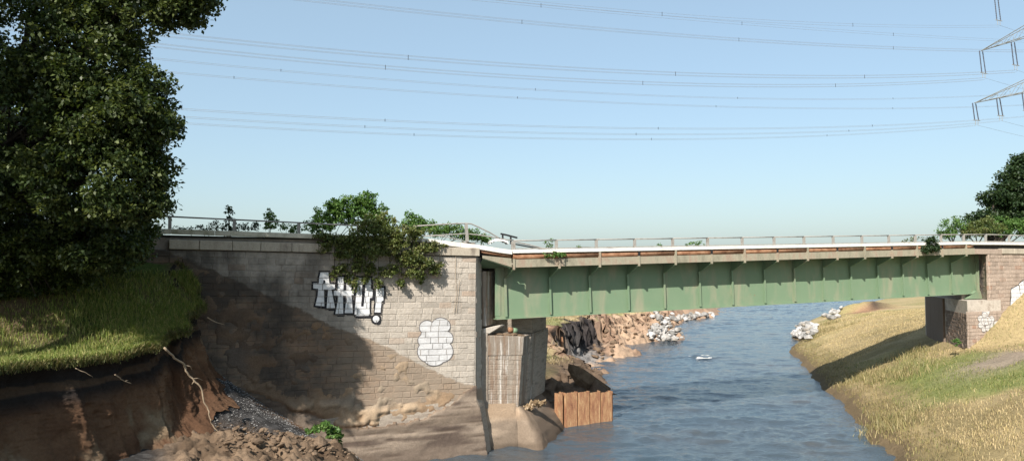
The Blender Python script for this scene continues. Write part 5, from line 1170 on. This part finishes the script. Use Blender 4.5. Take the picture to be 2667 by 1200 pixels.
# ---- climber hanging over the wall
def build_ivy():
    L = []
    for (x, y, d, rx, rz_, n) in ((960, 600, .3, .85, .5, 80), (1020, 605, .3, .8, .4, 70), (900, 620, .25, .7, .3, 44), (1010, 640, .4, .9, .5, 80), (1065, 670, .4, .7, .4, 60), (955, 650, .35, .7, .45, 54), (890, 655, .2, .5, .4, 34), (1105, 685, .35, .45, .3, 28),
                              (885, 700, .15, .35, .28, 18), (930, 690, .2, .4, .35, 22), (965, 700, .2, .3, .3, 16), (1075, 712, .3, .45, .22, 22), (1015, 705, .25, .5, .3, 24), (850, 640, .15, .4, .25, 18), (925, 735, .1, .10, .45, 8), (1130, 705, .25, .25, .2, 12), (985, 735, .15, .12, .3, 8), (840, 615, .1, .5, .12, 16), (1080, 605, .15, .6, .25, 34), (985, 575, .0, .8, .35, 40),
                              (870, 715, .1, .10, .3, 6), (1045, 735, .2, .14, .25, 8), (1100, 725, .2, .14, .22, 8), (905, 725, .1, .1, .3, 6), (950, 730, .12, .1, .3, 6), (1145, 690, .2, .15, .2, 6), (1125, 650, .2, .35, .12, 14), (1095, 645, .2, .4, .2, 20)):
        u, z = H(x, y, d); L.append((W(u, d + .05, z), (rx, .28, rz_), n))
    cl = lobe_clumps(L, 90, 0.2, (0.10, 0.22)); b = W(-8, -.2, 9.2); st = []
    for c, r3, n in L:
        c = Vector(c); u, d_ = UD(c.x, c.y); st.append(([W(u * .6 - 8 * .4, -.2, 9.3), W(u, .2, 9.25), c, c - Vector((0, 0, r3[2] * .8))], [0.03, 0.025, 0.015, 0.006]))
    plant('climber', 'mass of green climber hanging over the coping above the graffiti', 'climber', b, cl, 24, 0.105, IVY, 91, st, crown='foliage', droop=0.8)
    m = MB()
    for pts in ([(1187, 660), (1186, 700), (1189, 760), (1182, 815)], [(1197, 730), (1190, 790), (1188, 814)]): m.tube(poly(pts, 0.05), 0.008, 5)
    o = thing('dry_tendril', 'thin dry tendril hanging down the wall right of the climber', 'vine', W(-4.6, .05, 8.5)); m.build('stem', M['root'], o)
build_ivy()
# ---- small tuft in the rubble, root tuft on the pier footing, weeds at the right pier
def tufts():
    u, d = -10.3, 3.4
    for k, (px, py, d_, nm) in enumerate(((850, 1115, 3.0, 'grassy sod leaning on the rubble below the wall'), )):
        L = []
        for (x, y, rx, rz_, n) in ((845, 1110, .4, .14, 30), (870, 1128, .35, .22, 34), (880, 1150, .2, .25, 18), (815, 1122, .25, .1, 12)):
            u, z = H(x, y, d_); L.append((W(u, d_, z), (rx, .3, rz_), n))
        plant('sod', nm, 'sod', Vector(L[0][0]) - Vector((0, 0, .2)), lobe_clumps(L, 95, .2, (.06, .12)), 22, .12, FRESH, 96, [], crown='turf', stem_mat='root')
    L = []
    for (x, y, n) in ((1395, 1048, 10), (1375, 1058, 8), (1410, 1050, 8), (1360, 1068, 6)):
        u, z = H(x, y, DP - .4); L.append((W(u, DP - .4, z), (.25, .25, .12), n))
    plant('dry_tuft', 'tangle of dry roots caught on the left pier footing', 'roots', Vector(L[0][0]) - Vector((0, 0, .3)), lobe_clumps(L, 97, .2, (.08, .15)), 24, .16, [(0.20, 0.14, 0.08), (0.34, 0.25, 0.15), (0.42, 0.33, 0.21)], 98, [], crown='fibres', droop=.9)
    u, z = H(2490, 890, 0.4); plant('weed', 'small green weed at the foot of the right pier', 'weeds', W(u, .4, z - .2), lobe_clumps([(W(u, .4, z), (.22, .2, .25), 14)], 99, .2, (.08, .14)), 18, .1, FRESH, 99, [], crown='foliage')
tufts()

# ---- grass: blades on the banks
def blades(name, P_, h, w, pal, seed, lean=0.5, label=None, flow=None):
    r = np.random.default_rng(seed); n = len(P_); a = r.uniform(0, 2 * np.pi, n); hh = h * r.uniform(.5, 1.3, n)
    dx, dy = np.cos(a), np.sin(a); b = r.uniform(0.1, 1.0, n) * lean * hh; a2 = r.uniform(0, 2 * np.pi, n); bx, by = np.cos(a2) * b, np.sin(a2) * b
    if flow is not None: bx = bx * .5 + flow[0] * hh; by = by * .5 + flow[1] * hh
    W_ = w * r.uniform(.6, 1.4, n)
    v = np.empty((n, 5, 3)); s = np.stack([dx, dy, 0 * dx], -1)
    v[:, 0] = P_ - s * W_[:, None]; v[:, 1] = P_ + s * W_[:, None]
    mid = P_ + np.stack([bx * .35, by * .35, hh * .6], -1); v[:, 2] = mid + s * (W_ * .7)[:, None]; v[:, 3] = mid - s * (W_ * .7)[:, None]
    v[:, 4] = P_ + np.stack([bx, by, hh * np.sqrt(np.maximum(1 - lean * .5, .15))], -1)
    base = np.arange(n)[:, None] * 5; q = np.concatenate([base + np.array([[0, 1, 2]]), base + np.array([[0, 2, 3]]), base + np.array([[3, 2, 4]])], 0)
    pal = np.asarray(pal)
    if pal.ndim == 2:
        k = r.random(n); idx = k * (len(pal) - 1); i0 = np.minimum(idx.astype(int), len(pal) - 2); fr = (idx - i0)[:, None]; col = pal[i0] * (1 - fr) + pal[i0 + 1] * fr
    else: raise ValueError
    col = col * r.uniform(.75, 1.25, (n, 1)); o = link(name, mesh(v.reshape(-1, 3), q, False, np.repeat(col, 5, 0)), M['grass']); tag(o, label, 'grass', kind='stuff'); return o
def grass_all():
    r = np.random.default_rng(17)
    # embankment grass: denser near the broken edge
    X, Y, Z = EMB; n = 75000; s = r.uniform(40, len(EX) - 1.01, n); wv = 7.5 * r.random(n) ** 1.5; i = s.astype(int); fr = s - i
    ex = EX[i] * (1 - fr) + EX[i+1] * fr; ey = EY[i] * (1 - fr) + EY[i+1] * fr; px = ex - .955 * wv; py = ey + .297 * wv; d = (px - P0.x) * NX.x + (py - P0.y) * NX.y
    ok = d > 0.3; P_ = np.stack([px, py, emb_z(px, py) - .06], -1)[ok]; wv = wv[ok]
    blades('embankment_grass', P_, .30, .010, [(0.075, 0.12, 0.02), (0.13, 0.18, 0.032), (0.21, 0.235, 0.06), (0.34, 0.30, 0.12)], 18, .8, 'bright green grass fringe on the broken edge under the oak')
    # hanging sod fringe
    n = 7000; s = r.uniform(60, len(EX) - 1.01, n); i = s.astype(int); P_ = np.stack([EX[i] + ONX[i] * .05 + r.normal(0, .04, n), EY[i] + ONY[i] * .05 + r.normal(0, .04, n), EZ[i] - .12 + r.normal(0, .06, n)], -1)
    blades('overhanging_grass', P_, .22, .010, [(0.06, 0.085, 0.02), (0.12, 0.13, 0.04), (0.22, 0.17, 0.08)], 19, 1.6, 'grass blades hanging over the broken edge')
    # right bank
    n = 340000; x = r.uniform(11, 46, n); y = 20 + 72 * r.random(n) ** 1.4; z, q, u, d = right_bank_h(x, y)
    inside = (u > H(2517, 800)[0] + .3) & (d < 0.12) & (d > -9.5)
    vis = (np.abs(x / y) < .74)
    cl = fbm(x * .9, y * .9, oct=3, s=201); gn = fbm(x * .16, y * .16, oct=3, s=52)
    pth = np.exp(-((u - 25.5) / 2.6) ** 2 - ((d - 4.0) / 1.9) ** 2)
    ok = (q > .35) & ~inside & vis & (cl + r.uniform(-.6, .6, n) > -.25) & (pth < .5 + .3 * r.random(n))
    x, y, z, q, u, d, gn = [a[ok] for a in (x, y, z, q, u, d, gn)]
    green = (gn + r.normal(0, .12, len(x)) > .12) & (q > 2.0) | ((u > 29) & (d > -.2) & (d < 4) & (r.random(len(x)) < .55))
    low = (q < 2.2) & ~green
    dry = ~green & ~low
    P_ = np.stack([x, y, z - .05], -1)
    blades('dry_grass', P_[dry], .26, .0105, [(0.18, 0.135, 0.06), (0.34, 0.26, 0.13), (0.52, 0.41, 0.225), (0.26, 0.22, 0.08)], 21, 1.4, 'pale dry grass covering the right river bank', (0.30, 0.5))
    blades('green_grass', P_[green], .22, .0105, [(0.08, 0.11, 0.028), (0.13, 0.165, 0.04), (0.21, 0.22, 0.07), (0.33, 0.28, 0.12)], 22, .7, 'patches of green grass on the right river bank')
    blades('trampled_grass', P_[low], .26, .012, [(0.09, 0.07, 0.035), (0.18, 0.14, 0.06), (0.32, 0.25, 0.115), (0.13, 0.14, 0.04)], 23, 1.6, 'muddy flattened grass at the right waterline', (0.5, 0.7))
    # tall tufts
    cs = [AT(2330, 1010, 2.2), AT(2310, 1030, 2.0), AT(2250, 960, 1.6), AT(2290, 955, 2.0), AT(2140, 860, 1.2), AT(2165, 850, 1.3), AT(2200, 860, 1.4), AT(2120, 870, 1.0), AT(2380, 900, 3.0), AT(2360, 935, 2.6)]
    Pq = np.concatenate([np.stack([c[0] + r.normal(0, .7, 420), c[1] + r.normal(0, 1.0, 420)], -1) for c in cs]); z = right_bank_h(Pq[:, 0], Pq[:, 1])[0]
    blades('tall_grass_tufts', np.concatenate([Pq, (z - .05)[:, None]], 1), .5, .016, [(0.16, 0.145, 0.055), (0.26, 0.22, 0.095), (0.36, 0.29, 0.15), (0.11, 0.125, 0.04)], 24, .7, 'taller yellow green grass tufts on the right bank')
    # left bank behind the bridge
    n = 60000; x = r.uniform(-2, 40, n); y = 52 + 60 * r.random(n) ** 1.3; z, q, c, st = left_bank_h(x, y); ok = (q - c > .75) & (np.abs(x / y) < .5)
    x, y, z = x[ok], y[ok], z[ok]; gr = fbm(x * .25, y * .25, oct=3, s=15) + r.normal(0, .12, len(x)) > .12; P_ = np.stack([x, y, z - .05], -1)
    blades('far_bank_dry_grass', P_[~gr], .42, .022, [(0.22, 0.17, 0.085), (0.33, 0.26, 0.145), (0.42, 0.34, 0.20)], 25, .9, 'dry grass on top of the far left bank')
    blades('far_bank_green_grass', P_[gr], .25, .022, [(0.12, 0.14, 0.045), (0.2, 0.2, 0.075), (0.32, 0.27, 0.12)], 26, .7, 'thin green grass on top of the far left bank')
grass_all()

# =================================================================== POWER LINE
pyl = thing('lattice_pylon', 'grey steel lattice pylon arms reaching in from the right edge', 'pylon')
AD = Vector((0.38, -0.925, 0)).normalized()           # cross-arm direction, towards the mast
T = {'up': AY(2555, 133, 138.0), 'low': AY(2537, 269, 138.0)}
mast = Vector((T['low'].x, T['low'].y, 0)) + AD * 16.5; pyl.location = mast
def arm(tip, root_len, rise, depth):
    m = MB(); sd = Vector((-AD.y, AD.x, 0)); R0 = Vector((mast.x, mast.y, tip.z))
    A0, A1 = R0 + sd * .9 - AD * 1.2, R0 - sd * .9 - AD * 1.2; B0, B1 = A0 + Vector((0, 0, rise)), A1 + Vector((0, 0, rise)); t = tip
    for q in (A0, A1, B0, B1): m.tube([t, q], 0.075, 5)
    n = 7
    for k in range(n):
        f0, f1 = (k + .3) / n, (k + 1) / n
        m.tube([t.lerp(A0, f0), t.lerp(A1, f1)], .04, 4); m.tube([t.lerp(A1, f0), t.lerp(A0, f1)], .04, 4)
        m.tube([t.lerp(A0, f0), t.lerp(B0, f1)], .04, 4); m.tube([t.lerp(A1, f0), t.lerp(B1, f1)], .04, 4); m.tube([t.lerp(A0, f1), t.lerp(B0, f1)], .04, 4)
    m.build('cross_arm', M['pylon_steel'], pyl)
arm(T['up'], 12, 3.2, 1); arm(T['low'], 15, 3.4, 1)
top_tip = AY(2590, -45, 138.0); arm(top_tip, 8, 2.5, 1)
m = MB()
for sx, sy in ((1, 1), (1, -1), (-1, 1), (-1, -1)):
    m.tube([mast + Vector((sx * 3.6, sy * 3.6, 0)), mast + Vector((sx * 1.2, sy * 1.2, 36)), mast + Vector((sx * .3, sy * .3, 66))], .11, 5)
for k in range(16):
    z0, z1 = k * 4.0, (k + 1) * 4.0; w0, w1 = np.interp([z0, z1], [0, 36, 66], [3.6, 1.2, .3])
    for (ax, ay), (bx, by) in (((1, 1), (1, -1)), ((1, -1), (-1, -1)), ((-1, -1), (-1, 1)), ((-1, 1), (1, 1))):
        m.tube([mast + Vector((ax * w0, ay * w0, z0)), mast + Vector((bx * w1, by * w1, z1))], .05, 4); m.tube([mast + Vector((bx * w0, by * w0, z0)), mast + Vector((ax * w1, ay * w1, z1))], .05, 4)
m.build('mast', M['pylon_steel'], pyl)
HANG = []
def insulator(p_top, length, lean=(0.4, 0, 0)):
    ld = Vector((0.92, 0.38, 0)); m = MB(); b = p_top + Vector((lean[0], lean[1], -length))
    for s in (-.55, .55):
        pts = [p_top + ld * s * .8, b + ld * s]; m.tube(pts, .075, 6)
        for k in range(16): c = pts[0].lerp(pts[1], (k + 1) / 17); m.tube([c - Vector((0, 0, .03)), c + Vector((0, 0, .03))], .12, 6)
    ins = m.build('insulator_string', M['insulator'], pyl)
    m = MB(); m.tube([b - ld * .95, b + ld * .95], .08, 5); m.tube([b - ld * .35, b - ld * .35 - Vector((0, 0, .9))], .05, 5); m.tube([b + ld * .35, b + ld * .35 - Vector((0, 0, .9))], .05, 5); m.build('yoke', M['pylon_steel'], ins)
    return b - Vector((0, 0, .9))
hu = [insulator(T['up'], 4.3), insulator(T['up'] + AD * 6.0, 4.3)]
hl = [insulator(T['low'], 3.3), insulator(T['low'] + AD * 4.6, 3.3), insulator(T['low'] + AD * 9.2, 3.3)]
ht = [insulator(top_tip, 7.4, (0.6, 0, 0))]
LD = Vector((0.92, 0.39, 0)).normalized()
CABLES = [  # pixels the cable passes through (left, middle), the right end, number of wires, label
    ((500, 321), (1600, 361.5), hl[0], 1, 'lowest thin power cable crossing the sky'), ((490, 304), (1600, 348), hl[1], 1, 'second lowest thin power cable crossing the sky'), ((480, 283), (1600, 332), hl[2], 1, 'third lowest thin power cable crossing the sky'),
    ((455, 188), (1610, 267), AY(2667, 273, 150), 1, 'single power cable passing behind the lower pylon arm'), ((440, 155), (1680, 247), AY(2667, 243, 150), 1, 'single power cable just above the lower pylon arm tip'),
    ((400, 113), (1300, 194), hu[0], 4, 'lower cable bundle hung from the upper arm tip'), ((405, 83), (1330, 166), hu[1], 4, 'upper cable bundle hung from the inner insulator of the upper arm'),
    ((840, 0), (1444, 62), AY(2667, 131, 150), 4, 'cable bundle leaving the top edge furthest to the left'), ((1290, 0), (1852, 52), AY(2667, 106, 150), 2, 'lower of the two bundles at the top right of the sky'), ((1305, -5), (1860, 44), ht[0], 2, 'topmost cable bundle ending at the highest insulator')]
def cable(pl, pm, R, n, label):
    nrm = Vector((-LD.y, LD.x, 0)); R = Vector(R)
    def on(px, py):
        r_ = ray(px, py); t_ = (R.dot(nrm)) / r_.dot(nrm); p = r_ * t_; return (p - R).dot(LD), p.z + CZ
    (s1, z1), (s2, z2) = on(*pl), on(*pm); A_ = np.array([[s1 * s1, s1], [s2 * s2, s2]]); k2, k1 = np.linalg.solve(A_, np.array([z1 - R.z, z2 - R.z]))
    o = thing('power_cable', label, 'cable', R, 'power cables crossing the sky')
    offs = [(0, 0)] if n == 1 else ([(0, 0), (0, -.4)] if n == 2 else [(-.2, 0), (.2, 0), (-.2, -.4), (.2, -.4)])
    if n == 1: offs = [(0, 0), (.2, -.12)]
    for a, dz in offs:
        pts = []
        for k in range(61):
            s = 0 + (s1 * 1.35 - 0) * k / 60; pts.append(R + LD * s + nrm * a + Vector((0, 0, k2 * s * s + k1 * s + dz)))
        MB().tube(pts, .015, 4).build('wire', M['wire'], o)
    # the span on the other side of the pylon, out of the right edge
    pts = [R + LD * s + Vector((0, 0, -0.10 * s + 0.0006 * s * s)) for s in np.linspace(0, 60, 12)]
    if R.y < 140: MB().tube(pts, .021, 4).build('wire', M['wire'], o)
    s = -38.0
    while n >= 1 and s > s1 * 1.2:
        p = R + LD * s + Vector((0, 0, k2 * s * s + k1 * s)); MB().tube([p + Vector((0, 0, .12)), p - Vector((0, 0, .5 if n > 1 else .2))], .035, 5).build('spacer', M['black_steel'], o); s -= 38.0 + random.uniform(-3, 3)
for cdef in CABLES: cable(*cdef)
